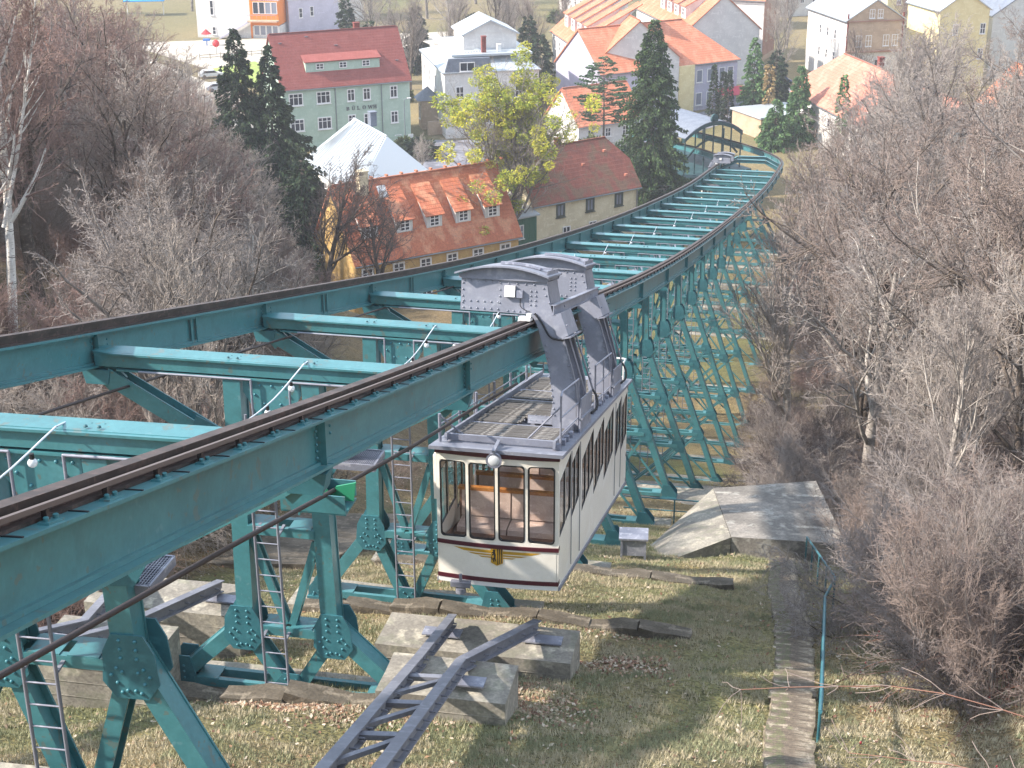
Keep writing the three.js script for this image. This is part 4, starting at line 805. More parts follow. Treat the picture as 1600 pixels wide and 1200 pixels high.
// --- green house with the shed dormer and lettering
{
  const t = house('green_house', 'pale green three storey house with red roof, wide shed dormer and dark lettering', { x: -63.6, z: -176.1, base: -40, turn: .594, w: 18.8, d: 10.8, he: 9.1, hr: 6.45, wall: M.wallGreen, roof: M.tileRed });
  const o = { cols: 3, rows: 2, split: .66, fw: .14 }, o2 = { cols: 2, rows: 2, split: .66, fw: .14 };
  for (const y of [7.3, 3.65]) { win(t, 'front', 1.9, y, 2.05, 1.75, o); win(t, 'front', 5.9, y, 2.05, 1.75, o); win(t, 'front', 9.95, y, 1.15, 1.75, o2); win(t, 'front', 12.3, y, 1.15, 1.75, o2); win(t, 'front', 16.35, y, 1.15, 1.75, o2); }
  win(t, 'front', 16.8, .7, 1.0, .6, { cols: 1, rows: 1 });
  for (const y of [7.3, 3.65]) for (const u of [3, 7.5]) win(t, 'right', u, y, 1.1, 1.7, o2);
  dormer(t, 9.35, 10.9, 10.6, 1.55, 'shed', { wall: M.wallGreen, wins: [-3.4, 0, 3.4], ww: 1.15, wh: .85, win: { cols: 2, rows: 2 } });
  for (const x of [7.65, 14.5]) { const m = new MB(); m.tube(V(x, 0, .12), V(x, 9.0, .12), .07); m.build('downpipe', M.gutter, t); }
  const pl = new MB(); pl.box(9.4, .4, .04, 18.9, .9, .1); pl.build('plinth', M.wallGreen, t);
  chimney(t, 13.2, 15, -6.6, .8, 1.3, M.brick);
  for (const [x, y] of [[1.2, 14.3], [5.2, 14.9], [9.2, 13.6], [17.6, 11.2]]) { const m = new MB(); m.box(x, y + .25, -(y - 9.1) / 1.194, .5, .06, .3); m.tube(V(x, y - .1, -(y - 9.1) / 1.194), V(x, y + .3, -(y - 9.1) / 1.194), .06); m.build('roof_hook', M.greyDark, t.H.roof); }
  const font = await new FontLoader().loadAsync('fonts/droid/droid_serif_bold.typeface.json');
  [...'BÜLOWH'].forEach((ch, i) => { const g = new TextGeometry(ch, { font, size: .52, depth: .06, curveSegments: 4 }); const m = mesh('letter', g, plain(0x4b4a55, .6), t); m.position.set(9.15 + i * .8, 5.15, .02); });
}
// --- white villa
{
  const t = house('white_villa', 'tall white villa with pale metal roof, brick chimney and raised attic', { x: -51.6, z: -207.6, base: -40, turn: -1.16, w: 21, d: 14, he: 9.6, hr: 2.6, hipL: 1, hipR: 1, hipRun: 1, wall: M.wallWhite, roof: M.metalRoof, ov: .3 });
  for (const y of [7, 3.4]) for (const u of [3, 8, 13, 18]) win(t, 'front', u, y, 1.1, 1.9, { cols: 2, rows: 2 });
  for (const y of [6.6, 3]) for (const u of [2.2, 6.5, 11]) win(t, 'right', u, y, 1.2, 1.9, { cols: 2, rows: 2 });
  // steep mansard band on the near end with an attic window
  const mb = new MB(); mb.plate([[-7, 9.5], [.05, 9.5], [-.6, 11.6], [-6.6, 11.6]].map(([a, b]) => [a, b]), V(20.95, 0, 0), V(0, 0, 1), V(0, 1, 0), .5); mb.build('mansard', M.slateRoof, t); win(t, 'right', 3.3, 10.4, 2.2, 1.3, { cols: 2, rows: 1, z: .28 });
  // raised attic block
  const a = new MB(); a.box(11, 12, -8, 8, 4.4, 8); a.plate([[-12, 14.2], [-4, 14.2], [-8, 16]], V(15, 0, 0), V(0, 0, 1), V(0, 1, 0), .2); a.plate([[-12, 14.2], [-4, 14.2], [-8, 16]], V(7, 0, 0), V(0, 0, 1), V(0, 1, 0), .2); a.build('attic', M.wallWhite, t);
  const r = new MB(); polySlab(r, [V(6.5, 14, -3.6), V(15.5, 14, -3.6), V(15.5, 16.1, -8), V(6.5, 16.1, -8)], .2); polySlab(r, [V(6.5, 14, -12.4), V(15.5, 14, -12.4), V(15.5, 16.1, -8), V(6.5, 16.1, -8)], .2); r.build('attic_roof', M.metalRoof, t);
  const tp = new MB(); tp.box(10.5, 11.6, -7.5, 17, .3, 12); tp.build('roof_deck', M.metalRoof, t);
  chimney(t, 17.5, 11.4, -6.5, .7, 2.6, M.brick); chimney(t, 16.5, 11, -9, .6, 1.6, M.white);
  const gm = new MB(); for (let i = 0; i < 14; i++) gm.box(18.4 - i * .2, 11.75, -1.6 - i * .45, .25, .1, .12); gm.build('snow_guards', M.greyDark, t.H.roof, 'stuff');
  // porch with pyramid roof on the left side
  const p = new MB(); p.box(12.5, 2.2, 1.2, 3.2, 4.4, 2.4); p.build('porch', M.wallTan, t); const pr = new MB(); pr.add(new THREE.ConeGeometry(2.6, 1.9, 4, 1), new THREE.Matrix4().makeRotationY(Math.PI / 4).setPosition(12.5, 5.3, 1.2)); pr.build('porch_roof', M.slateRoof, t);
  win(t, 'front', 12.5, 2.4, .9, 2, { z: 2.4, cols: 1 });
}
// --- hipped metal roof pavilion behind the yellow house
{
  const t = house('metal_roofed_house', 'house with large pale metal hipped roof just behind the orange tiled roof', { x: -52.8, z: -153.6, base: -39.6, turn: -.928, w: 18.6, d: 10.5, he: 4.4, hr: 5.1, hipL: 1, hipR: 1, hipRun: .7, wall: M.wallWhite, roof: M.metalRoof, ov: .5 });
  chimney(t, 4.2, 8.6, -7.5, .9, 1.7, M.slateRoof); for (const u of [3, 7, 11, 15]) win(t, 'front', u, 2.2, 1.2, 1.6);
  const sm = new MB(); for (let i = 1; i < 26; i++) { const x = -.4 + 20.2 * i / 26; sm.bar(V(x, 4.2, .4), V(Math.max(4.8, Math.min(14.6, x)), 9.6, -5.1), .07, .11); } sm.build('roof_seams', M.metalRoof, t.H.roof, 'stuff');
}
// --- yellow house, orange tiles, row of dormers
{
  const t = house('yellow_house', 'long yellow house with steep orange tiled roof and a row of white dormers', { x: -33.0, z: -109.4, base: -38.8, turn: .75, w: 18.4, d: 9.2, he: 4.8, hr: 6.2, wall: M.wallYellow, roof: M.tileOrange, ov: .45 });
  for (const [u, open] of [[2.2], [6.0, 1], [9.3], [12.6], [16.0]]) dormer(t, u, 1.75, 6.3, 1.5, 'g', { ww: 1.1, wh: 1.15, win: { cols: 2, rows: 3, fw: .1 } });
  for (const u of [1.2, 4.6, 7.6, 10.6, 13.6, 16.8]) win(t, 'front', u, 3.3, 1.3, 1.15, { cols: 2, rows: 2, fw: .16 });
  for (const u of [1.2, 4.6, 7.6, 10.6, 13.6, 16.8]) win(t, 'front', u, .6, 1.3, 1.3, { cols: 2, rows: 2, fw: .16 });
  chimney(t, 2.6, 10.2, -3.2, .95, 2.3, M.wallBeige);
  const sk = new MB(); sk.box(4.6, 10.3, -2.9, .9, .08, 1.3, 0, .9); sk.build('skylight', M.frame, t.H.roof);
  for (let i = 0; i < 12; i++) { const m = new MB(); m.box(.6 + i * 1.65, 11.62, -3.8, .22, .16, .4); m.build('ridge_cap', M.tileOrange, t.H.roof); }
}
// --- beige house with mossy half-hipped roof
{
  const t = house('beige_house', 'beige house with mossy dark red half-hipped roof and green window frames', { x: -19.4, z: -129.6, base: -38.9, turn: .80, w: 14.3, d: 7.4, he: 5.9, hr: 4.6, hipL: .5, hipR: .5, wall: M.wallBeige, roof: M.tileOld, ov: .4 });
  const g = { frame: M.frameDark, cols: 2, rows: 1, fw: .2, pane: M.paneGrey };
  for (const u of [3.6, 7.6, 11.6]) win(t, 'front', u, 4.5, 1.15, 1.5, g); for (const u of [4.4, 8.0, 11.2]) win(t, 'front', u, 1.9, 1.05, 1.4, { cols: 2, rows: 2, frame: M.frame }); for (const u of [2.5, 5]) win(t, 'right', u, 4.3, 1, 1.4, g);
  const m = new MB(); m.tube(V(14.1, 0, .12), V(14.1, 5.8, .12), .06); m.build('downpipe', M.greyDark, t); chimney(t, 6.2, 10, -4.1, .6, 1.2, M.brick);
  for (const [x, s] of [[3, .3], [8, .5], [11.5, .7], [13, .15]]) { const q = new MB(); q.box(x, 5.9 + 4.6 * s + .35, -3.7 * s, .35, .25, .25); q.build('roof_vent', M.tilePink, t.H.roof); }
  // green boarded lean-to with grey-white roof at the left end
  const a = new MB(); for (let i = 0; i < 14; i++) a.box(-4.4 + i * .31, 3.3, .9, .28, 3.2, .08); a.build('green_boarding', plain(0x1f5a45, .7), t); const b = new MB(); b.box(-2.4, 2.3, -1.6, 4.6, 5.2, 4.8); b.build('annex_wall', M.wallBeige, t);
  const r = new MB(); polySlab(r, [V(-5, 4.95, 1.3), V(0, 4.95, 1.3), V(0, 6.3, -4.2), V(-5, 6.3, -4.2)], .15); r.build('annex_roof', M.metalRoof, t); win(t, 'front', -2.4, 3.3, .9, 1.5, { z: .96, frame: M.white, pane: M.paneGrey, cols: 2 });
}
// --- orange roofed complex
{
  const A = house('white_dormer_house', 'long white house with sunlit orange roof and four tall dormers, above the pine', { x: -35.4, z: -234.9, base: -40, turn: -1.173, w: 31, d: 13, he: 9, hr: 5.6, wall: M.wallWhite, roof: M.tileNew });
  for (const u of [5, 9.5, 14, 18.5, 24]) dormer(A, u, 2.4, 10.1, 2.3, 'g', { ww: 1.2, wh: 1.4, roof: M.tileNew }); for (const y of [7, 3.4]) for (let i = 0; i < 9; i++) win(A, 'front', 2.5 + i * 3.3, y, 1, 1.6);
  const C = house('orange_roofed_hall', 'broad house with plain orange hipped roof and lilac end wall behind the spruce', { x: -22.4, z: -203, base: -40, turn: .72, w: 26, d: 13, he: 7.6, hr: 5.6, hipR: 1, wall: M.wallLilac, roof: M.tileNew });
  for (const y of [5.4, 1.8]) for (const u of [18.5, 20.6, 22.9, 24.6]) win(C, 'front', u, y, 1.2, 2, { cols: 1, rows: 1, pane: M.paneGrey }); for (const y of [5.4, 1.8]) win(C, 'front', 14, y, 1.2, 2);
  const y = new MB(); y.box(15.6, 3.7, .3, 3, 7.4, .7); y.build('yellow_bay', M.wallOchre, C);
  const L = house('low_orange_roof_house', 'low house with orange roof and pale wall seen through the pine trunks', { x: -23.2, z: -186, base: -40, turn: .72, w: 11, d: 9, he: 3.2, hr: 4.4, wall: M.wallWhite, roof: M.tileNew }); for (const u of [2, 5, 8]) win(L, 'front', u, 1.7, 1, 1.3);
  const Bk = house('back_orange_house', 'orange roofed house with bright dormers at the top edge behind the hall', { x: -24, z: -262, base: -40, turn: -1.17, w: 30, d: 13, he: 9.5, hr: 5.6, wall: M.wallWhite, roof: M.tileNew }); for (const u of [12, 16, 20, 24]) dormer(Bk, u, 2.4, 10.6, 2.2, 'g', { ww: 1.2, wh: 1.4, roof: M.tileNew }); for (const u of [4, 9, 14, 19, 24]) win(Bk, 'right', 0, 5, 1, 1.6, {}), win(Bk, 'front', u, 6, 1, 1.6);
}
// --- brown fronted house, beige gable house and neighbours, upper right
{
  const B = house('brown_house', 'house with tall blind white side and terracotta brown front, left of the bare plane tree', { x: -10.4, z: -264, base: -40.2, turn: -.21, w: 10.2, d: 9, he: 11.4, hr: 3.4, hipR: 0, wall: M.wallWhite, roof: M.tileNew });
  for (const y of [8.4, 4.4]) for (const u of [2, 6]) win(B, 'front', u, y, .7, 1.7, { cols: 1 });
  const fr = new MB(); fr.box(10.25, 6.1, -4.5, .12, 10.6, 8.9); fr.build('brown_front', M.wallBrown, B); const pl = new MB(); pl.box(10.28, .4, -4.5, .16, 1.5, 9); pl.build('plinth', M.wallTan, B);
  for (const y of [8.6, 4.6]) for (const u of [2.4, 5.6]) win(B, 'right', u, y, 1.3, 1.9, { z: .07, frame: M.wallTan, fw: .2 });
  const G = house('beige_gable_house', 'tan gable front with white side and wooden veranda at the upper right', { x: 7.6, z: -256, base: -40, turn: -1.167, w: 17, d: 10.2, he: 11, hr: 3.2, wall: M.wallWhite, roof: M.metalRoof, ov: .5 });
  for (const y of [8, 4.2]) for (const u of [6, 9.2, 12.4]) win(G, 'front', u, y, .8, 1.6, { cols: 1 });
  const gf = new MB(); gf.box(17.06, 8.2, -5.1, .12, 5.6, 10.1); gf.plate([[-10.1, 11], [0, 11], [-5.1, 14]], V(17.06, 0, 0), V(0, 0, 1), V(0, 1, 0), .14); gf.build('tan_front', M.wallTan, G);
  for (const u of [2.2, 4.0, 7.2, 8.8]) win(G, 'right', u, 7.4, 1.1, 1.9, { z: .08 }); win(G, 'right', 4.3, 11.9, 1, 1.5, { z: .09 }); win(G, 'right', 5.8, 11.9, 1, 1.5, { z: .09 }); for (const u of [3, 6]) win(G, 'right', u, 3, 1.3, 2.4, { z: .02, cols: 1 });
  const bd = new MB(); bd.box(17.25, 5.6, -5.1, .5, .3, 10.2); bd.box(17.2, 10.7, -5.1, .3, .2, 10.2); bd.build('timber_band', M.wallBrown, G); for (const z of [-.05, -10.1]) { const q = new MB(); q.box(17.1, 6, z, .2, 12, .24); q.build('corner_strip', M.brick, G); }
  chimney(G, 10, 13, -8, .9, 2.4, M.brick);
  const Y = house('cream_house', 'tall cream yellow house at the right with orange chimney stacks', { x: 24.6, z: -252, base: -40, turn: -1.167, w: 12, d: 9, he: 12.8, hr: 3, wall: M.wallOchre, roof: M.metalRoof }); chimney(Y, 6, 14.4, -3, 1.4, 2.4, M.brick); for (const y of [9.6, 5.4]) for (const u of [3, 8]) win(Y, 'right', u, y, 1, 1.8);
  const W = house('white_far_house', 'white house with small windows at the upper right behind the bare trees', { x: 33, z: -262, base: -40, turn: -1.1, w: 13, d: 10, he: 11, hr: 3, wall: M.wallWhite, roof: M.slateRoof }); for (const y of [9, 6]) for (const u of [2, 5, 8, 11]) win(W, 'front', u, y, 1, 1.3);
  const K = house('pink_roofed_house', 'white house with broad sunlit pinkish tiled roof at the right behind the fir', { x: 6.3, z: -202.8, base: -40, turn: -1.18, w: 40, d: 12, he: 6, hr: 5.6, hipL: .6, wall: M.wallWhite, roof: M.tilePink });
  for (const u of [14, 19, 24, 29, 34]) win(K, 'front', u, 4, 1, 1.4, { cols: 1 }); for (const u of [16, 22, 28, 34]) win(K, 'front', u, 1.2, 1, 1.4); chimney(K, 14, 10.6, -7, .8, 2.2, M.brick); chimney(K, 26, 10.6, -7, .8, 2, M.brick);
  const F = house('far_white_house', 'bright white house at the top edge behind the parked red car', { x: -18, z: -300, base: -40, turn: -.1, w: 14, d: 9, he: 11, hr: 3, wall: M.wallWhite, roof: M.tileNew }); for (const y of [8, 4]) for (const u of [2, 5, 8, 11]) win(F, 'front', u, y, 1, 1.6);
  const R = house('orange_thicket_house', 'orange roofed house half hidden by the right thicket', { x: 33, z: -205, base: -40, turn: -1.1, w: 22, d: 11, he: 5, hr: 5, wall: M.wallWhite, roof: M.tileOrange }); for (const u of [4, 9, 14]) win(R, 'front', u, 3, 1, 1.4);
  for (const [n, l, x, z, tn, w, he, wl, rf] of [['pale_far_house', 'pale house with orange roof at the top edge left of the beige gable house', -2, -318, .5, 13, 9, M.wallWhite, M.tileNew], ['cream_far_house', 'cream house with pinkish roof at the top edge behind the beige gable house', 16, -302, -1.1, 15, 10, M.wallOchre, M.tilePink], ['white_corner_house', 'white house with slate roof near the upper right corner', 52, -276, -1.15, 15, 11, M.wallWhite, M.slateRoof], ['tan_corner_house', 'tan house with orange roof behind the trees at the upper right corner', 50, -236, -1.15, 16, 9, M.wallTan, M.tileOrange], ['white_top_house', 'white house with red roof at the top edge right of the villa', -48, -318, -1.0, 15, 9, M.wallWhite, M.tileRed]]) { const h = house(n, l, { x, z, base: -40, turn: tn, w, d: 10, he, hr: 4, wall: wl, roof: rf }); for (const y of [he - 2, he - 5.4]) { for (const u of [2, 5.5, 9, 12]) win(h, 'front', u, y, 1, 1.6); for (const u of [2.5, 7]) win(h, 'right', u, y, 1, 1.6); } }
  const N = house('orange_left_house', 'orange roofed house glimpsed through the thicket at the far left', { x: -140, z: -205, base: -40, turn: .5, w: 26, d: 11, he: 4.6, hr: 5, wall: M.wallYellow, roof: M.tileOrange }); for (const u of [4, 9, 14]) win(N, 'front', u, 3, 1, 1.4);
  const N2 = house('grey_left_house', 'pale grey house at the top left corner behind the birch', { x: -205, z: -318, base: -40, turn: .25, w: 38, d: 12, he: 9, hr: 3, wall: M.wallTan, roof: M.slateRoof }); for (const u of [6, 12, 18, 24, 30]) win(N2, 'front', u, 5, 1.4, 1.8);
}
// --- school: white block, orange recess with balcony, lilac cube
{
  const t = thing('school_building', 'modern white school with orange recess, glazed balcony and lilac cube', 'school', [-116, -40, -272], .06); t.H = { w: 17.4, d: 14, he: 9, roof: t };
  const a = new MB(); a.box(5.7, 5, -7, 11.4, 13, 14); a.box(14.4, 9.5, -7, 6, 4, 14); a.box(14.4, 1.2, -7, 6, 2.4, 14); a.build('wall', M.wallWhite, t);
  const o = new MB(); o.box(14.4, 5.6, -4, 5.9, 6, 8); o.box(11.6, 5, -.4, .4, 11, .9); o.build('orange_recess', M.orangePlaster, t);
  for (let i = 0; i < 4; i++) win(t, 'front', 12.7 + i * 1.3, 6.1, 1.2, 2.4, { z: .02, cols: 1, rows: 1, fw: .08, sill: 0, pane: i < 2 ? M.pane : M.paneGrey }); for (let i = 0; i < 4; i++) win(t, 'front', 12.7 + i * 1.3, 1.6, 1.2, 2.0, { z: .02, cols: 1, rows: 1, pane: M.paneGrey, sill: 0 });
  win(t, 'front', 3.4, 6, .8, 3, { cols: 1 }); win(t, 'front', 3.6, 1.4, .8, 1.6, { cols: 1 });
  const b = new MB(); b.box(14.4, 3.6, .9, 6.2, .25, 1.8); b.build('balcony', M.wallTan, t); const r = new MB(); r.tube(V(11.4, 4.9, 1.8), V(17.4, 4.9, 1.8), .05); for (let i = 0; i < 7; i++) r.tube(V(11.4 + i, 3.7, 1.8), V(11.4 + i, 4.9, 1.8), .03); r.build('railing', M.galv, t);
  const ramp = new MB(); ramp.plate([[-1, .1], [5.4, 3.6], [5.4, 3.3], [-1, -.2]], V(6, 0, 1), V(1, 0, 0), V(0, 1, 0), 1.6); ramp.build('stair_ramp', M.wallLilac, t);
  const u = thing('school_cube', 'lilac grey cube wing with two narrow windows beside the orange recess', 'building', [-98, -40, -277.5], .62); u.H = { w: 11, d: 11, he: 7, roof: u };
  const c = new MB(); c.box(5.4, 2.5, -5.5, 10.8, 9, 11); c.build('wall', M.wallLilac, u); const d = new MB(); d.box(5.4, 7.06, -5.5, 11.1, .14, 11.3); d.build('roof', M.metalRoof, u); win(u, 'front', 2.6, 4.4, .8, 2, { cols: 1 }); win(u, 'front', 5, 4.6, .8, 2, { cols: 1 });
  const pk = house('red_roof_wing', 'low wing with red roof behind the lilac cube', { x: -100, z: -292, base: -40, turn: .62, w: 14, d: 10, he: 7, hr: 3, wall: M.wallWhite, roof: M.tileRed });
}
M.stationDark = mottle(0x274b50, 0x21434a, 0x30565a, 2, { rough: .6 });
// --- lower station: girder deck with an arched canopy
{
  const t = thing('station_canopy', 'turquoise arched station canopy with small round crest above the lower end of the viaduct', 'station', [-4.9, 0, -164], .72);
  t.scale.set(.86, 1, .86); const y0 = -36.5, r = new MB(), n = 12, arc = []; for (let i = 0; i <= n; i++) { const x = -5.2 + 10.4 * i / n; arc.push([x, 4.6 - 1.7 * Math.pow(x / 5.2, 2)]); }
  const o2 = [...arc, ...arc.slice().reverse().map(([x, y]) => [x, y - .5])]; r.plate(o2.slice().reverse(), V(0, y0 + 1.6, 4), V(1, 0, 0), V(0, 1, 0), .3); r.build('front_arch', M.stationDark, t);
  const rf = new MB(); for (let i = 0; i < n; i++) { const [xa, ya] = arc[i], [xb, yb] = arc[i + 1]; polySlab(rf, [V(xa, y0 + 1.65 + ya, 4.2), V(xb, y0 + 1.65 + yb, 4.2), V(xb, y0 + 1.65 + yb, -9), V(xa, y0 + 1.65 + ya, -9)], .1); } rf.build('canopy_roof', M.slateRoof, t);
  const cr = new MB(); cr.add(new THREE.CylinderGeometry(.6, .6, .3, 20), new THREE.Matrix4().makeRotationX(Math.PI / 2).setPosition(0, y0 + 6.5, 4.05)); cr.add(new THREE.CylinderGeometry(.3, .3, .1, 14), new THREE.Matrix4().makeRotationX(Math.PI / 2).setPosition(0, y0 + 6.5, 4.26)); cr.build('round_crest', M.stationDark, t);
  for (const x of [-5, -3.2, -1.6, 0, 1.6, 3.2, 5]) { const m = new MB(), h = 4.6 - 1.7 * Math.pow(x / 5.2, 2) + 1.5; m.tube(V(x, y0 - 3, 4), V(x, y0 + h, 4), .11); m.build('column', M.stationDark, t); } for (const x of [-5, 5]) for (const z of [0, -5, -10]) { const m = new MB(); m.tube(V(x, y0 - 3, z), V(x, y0 + 4.2, z), .11); m.build('column', M.tealDark, t); }
  const lo = new MB(); const a2 = []; for (let i = 0; i <= n; i++) { const x = -4.6 + 9.2 * i / n; a2.push([x, 3 - 2.2 * Math.pow(x / 4.6, 2)]); } for (let i = 0; i < n; i++) lo.bar(V(a2[i][0], y0 + 1 + a2[i][1], 3.8), V(a2[i + 1][0], y0 + 1 + a2[i + 1][1], 3.8), .15, .25); lo.build('inner_arch', M.stationDark, t);
}
{ // platform deck below the canopy
  const t = thing('station_platform', 'dark turquoise station platform deck under the arched canopy', 'platform', [-4.9, -37.2, -164], .72); const d = new MB(); d.box(-1, .4, -4, 12, .5, 18); d.build('deck', M.stationDark, t); for (const x of [-6, -1, 4]) for (const z of [4, -4, -11]) { const m = new MB(); m.box(x, -1.6, z, .35, 3.6, .35); m.build('pillar', M.tealDark, t); }
}
// --- streets and yards: sheets a little above the terrain
function sheet(name, pts, mat, lift = .03) { const s = new THREE.Shape(pts.map(([x, z]) => new THREE.Vector2(x, -z))); const g = new THREE.ShapeGeometry(s); g.rotateX(-Math.PI / 2); g.translate(0, -40 + lift, 0); boxUV(g); return mesh(name, g, mat, null, 'structure'); }
M.asphalt = mottle(0x85858c, 0x5f5f68, 0x777780, 5, { rough: .95, fine: .8 }); M.paving = mottle(0xb5ada0, 0xa8a093, 0xc0b8ab, 5, { rough: .95, fine: .8 }); M.lawn = mottle(0x8a9a4e, 0x7e8f45, 0xa0a860, 5, { rough: 1, fine: 1 });
sheet('street', [[-60, -164], [-36, -176], [-27, -187], [-12, -206], [2, -232], [8, -240], [14, -236], [6, -224], [-8, -198], [-22, -174], [-34, -164], [-52, -156]], M.asphalt);
sheet('street', [[-16, -340], [-6, -340], [-2, -270], [4, -236], [-2, -236], [-12, -272]], M.asphalt, .045);
sheet('street', [[-52, -166], [-34, -165.5], [-27, -172], [-36, -189], [-46, -187]], M.asphalt, .02);
sheet('yard', [[-30, -182], [-16, -190], [-14, -206], [-28, -200]], M.paving, .06);
sheet('yard', [[-110, -240], [-70, -200], [-64, -186], [-72, -180], [-92, -196], [-128, -262]], M.paving, .06);
sheet('yard', [[-128, -262], [-60, -290], [-56, -250], [-90, -228]], M.paving, .05);
sheet('lawn', [[-100, -236], [-84, -220], [-78, -226], [-94, -246]], M.lawn, .09);
{ // flat pale roof / ramp right of the station
  const t = thing('flat_roofed_shed', 'low shed with pale flat roof between the firs at the right of the canopy', 'shed', [2.5, -40, -196], .6); const a = new MB(); a.box(4, 1.4, -4, 9, 3.2, 8); a.build('wall', M.wallTan, t); const b = new MB(); b.box(4, 3.1, -4, 9.6, .25, 8.6); b.build('roof', M.metalRoof, t);
}
// --- cars
function car(label, x, z, turn, color, van) {
  const t = thing('parked_car', label, 'car', [x, -39.95, z], turn, 'parked cars'), paint = new THREE.MeshPhysicalMaterial({ color, roughness: .35, clearcoat: 1, clearcoatRoughness: .1 });
  const W = 1.75, pr = van ? [[-2.1, .35], [2.1, .35], [2.15, .9], [1.5, 1.1], [1.0, 1.75], [-2.0, 1.8], [-2.15, .9]] : [[-2.1, .35], [2.1, .35], [2.15, .75], [1.2, .9], [.5, 1.4], [-1.2, 1.42], [-1.9, .95], [-2.15, .9]];
  const b = new MB(); b.plate(pr, V(0, 0, 0), V(1, 0, 0), V(0, 1, 0), W); b.build('body', paint, t);
  const gl = new MB(); gl.plate(van ? [[-1.9, 1.1], [1.3, 1.15], [.95, 1.65], [-1.9, 1.65]] : [[-1.6, .95], [1.0, .95], [.45, 1.32], [-1.1, 1.34]], V(0, 0, 0), V(1, 0, 0), V(0, 1, 0), W + .02); gl.build('side_glass', M.pane, t);
  const ws = new MB(); ws.bar(V(van ? 1.44 : 1.12, van ? 1.14 : .93, 0), V(van ? 1.02 : .56, van ? 1.7 : 1.37, 0), W - .25, .03); ws.build('windscreen', M.pane, t);
  for (const x of [-1.3, 1.3]) for (const z of [-.8, .8]) { const m = new MB(); m.add(new THREE.CylinderGeometry(.33, .33, .22, 16), new THREE.Matrix4().makeRotationX(Math.PI / 2).setPosition(x, .33, z)); m.build('wheel', M.black, t); }
  for (const z of [-.62, .62]) { const m = new MB(); m.box(2.12, .68, z, .08, .14, .3); m.build('headlight', M.white, t); }
}
car('dark blue van parked beside the small fir above the canopy', 3.4, -238.5, .3, 0x1c2f6e, 1);
car('red car parked in front of the bright white house near the top edge', -8.6, -298, -1.2, 0x8f2430);
car('white car parked behind the dark twin yew, upper one', -96, -229, .6, 0xd8dade);
car('silver car parked behind the dark twin yew, lower one', -90, -217.5, .6, 0xa8afba);
// --- lamp, sign, playground bits, retaining walls
{
  const t = thing('street_lamp', 'tall grey street lamp in front of the green house', 'street lamp', [-47.5, -40, -181.5], .6); const m = new MB(); m.tube(V(0, 0, 0), V(0, 6.6, 0), .09, .06); m.curve([V(0, 6.6, 0), V(.1, 6.95, 0), V(.5, 7.1, 0)], .05, 6, 8); m.build('pole', M.gutter, t); const h = new MB(); h.box(.75, 7.1, 0, .6, .14, .25); h.build('lamp_head', M.white, t);
  const s = thing('notice_board', 'white notice board beside the street lamp', 'sign', [-46.4, -40, -180.5], .6); const b = new MB(); b.box(0, 1.5, 0, .7, 1.6, .08); b.build('board', M.white, s); const p = new MB(); p.box(0, .4, 0, .08, .8, .08); p.build('post', M.gutter, s);
  const bl = thing('blue_canopy', 'bright blue canopy over the playground at the top left', 'canopy', [-140, -40, -300], .3); const c = new MB(); c.box(0, 3.4, 0, 9, .3, 4); c.build('cover', plain(0x2c9be0, .6), bl); for (const x of [-4, 4]) { const q = new MB(); q.tube(V(x, 0, 0), V(x, 3.3, 0), .1); q.build('post', M.white, bl); }
  const pg = thing('playground_climber', 'blue and red climbing tower on the playground in front of the school', 'climbing frame', [-110, -40, -262], .3); const k = new MB(); k.box(0, 1.2, 0, 1.4, .3, 1.4); k.box(0, .6, 0, .2, 1.2, .2); k.build('platform', plain(0x2b6fc0, .6), pg); const k2 = new MB(); k2.add(new THREE.ConeGeometry(1.1, 1, 4), new THREE.Matrix4().setPosition(0, 2.8, 0)); k2.build('red_roof', plain(0xc22a2e, .6), pg);
  const bb = thing('red_ball_sign', 'round red sign on the playground fence', 'sign', [-104, -40, -252], .3); const bm2 = new MB(); bm2.add(new THREE.SphereGeometry(.7, 14, 10), new THREE.Matrix4().setPosition(0, 2.2, 0)); bm2.build('disc', plain(0xc8242c, .6), bb); const bp = new MB(); bp.tube(V(0, 0, 0), V(0, 1.6, 0), .06); bp.build('post', M.gutter, bb);
  const fe = thing('wooden_fence', 'low dark wooden fence along the edge of the school lawn', 'fence', [-105, -40, -246], .62); const f = new MB(); for (const y of [.4, .9]) f.box(8, y, 0, 16, .12, .05); f.build('rail', M.plank, fe); for (let i = 0; i <= 8; i++) { const q = new MB(); q.box(i * 2, .6, 0, .12, 1.2, .12); q.build('fence_post', M.plank, fe); }
  const gw = thing('garden_wall', 'grey garden wall with gate pillars between green house and villa', 'wall', [-46, -40, -190.5], .6); const g = new MB(); g.box(3, 1, 0, 7, 2, .3); g.build('wall', M.wallTan, gw);
  const sg = thing('white_road_sign', 'white rectangular road sign beside the dark blue van', 'sign', [1.4, -40, -236], .2); const s2 = new MB(); s2.box(0, 2.4, 0, 1.1, .9, .06); s2.build('panel', M.white, sg); const s3 = new MB(); s3.tube(V(0, 0, 0), V(0, 2, 0), .05); s3.build('post', M.gutter, sg);
  const al = thing('red_awning', 'red awning in front of the lilac end wall', 'awning', [-5.6, -40, -217], .7); const a4 = new MB(); polySlab(a4, [V(0, 2.2, 1.6), V(5, 2.2, 1.6), V(5, 3.1, -.6), V(0, 3.1, -.6)], .08); a4.build('cloth', plain(0xb83a4e, .8), al); for (const x of [.1, 4.9]) { const q = new MB(); q.tube(V(x, 0, 1.5), V(x, 2.2, 1.5), .05); q.build('post', M.gutter, al); }
}
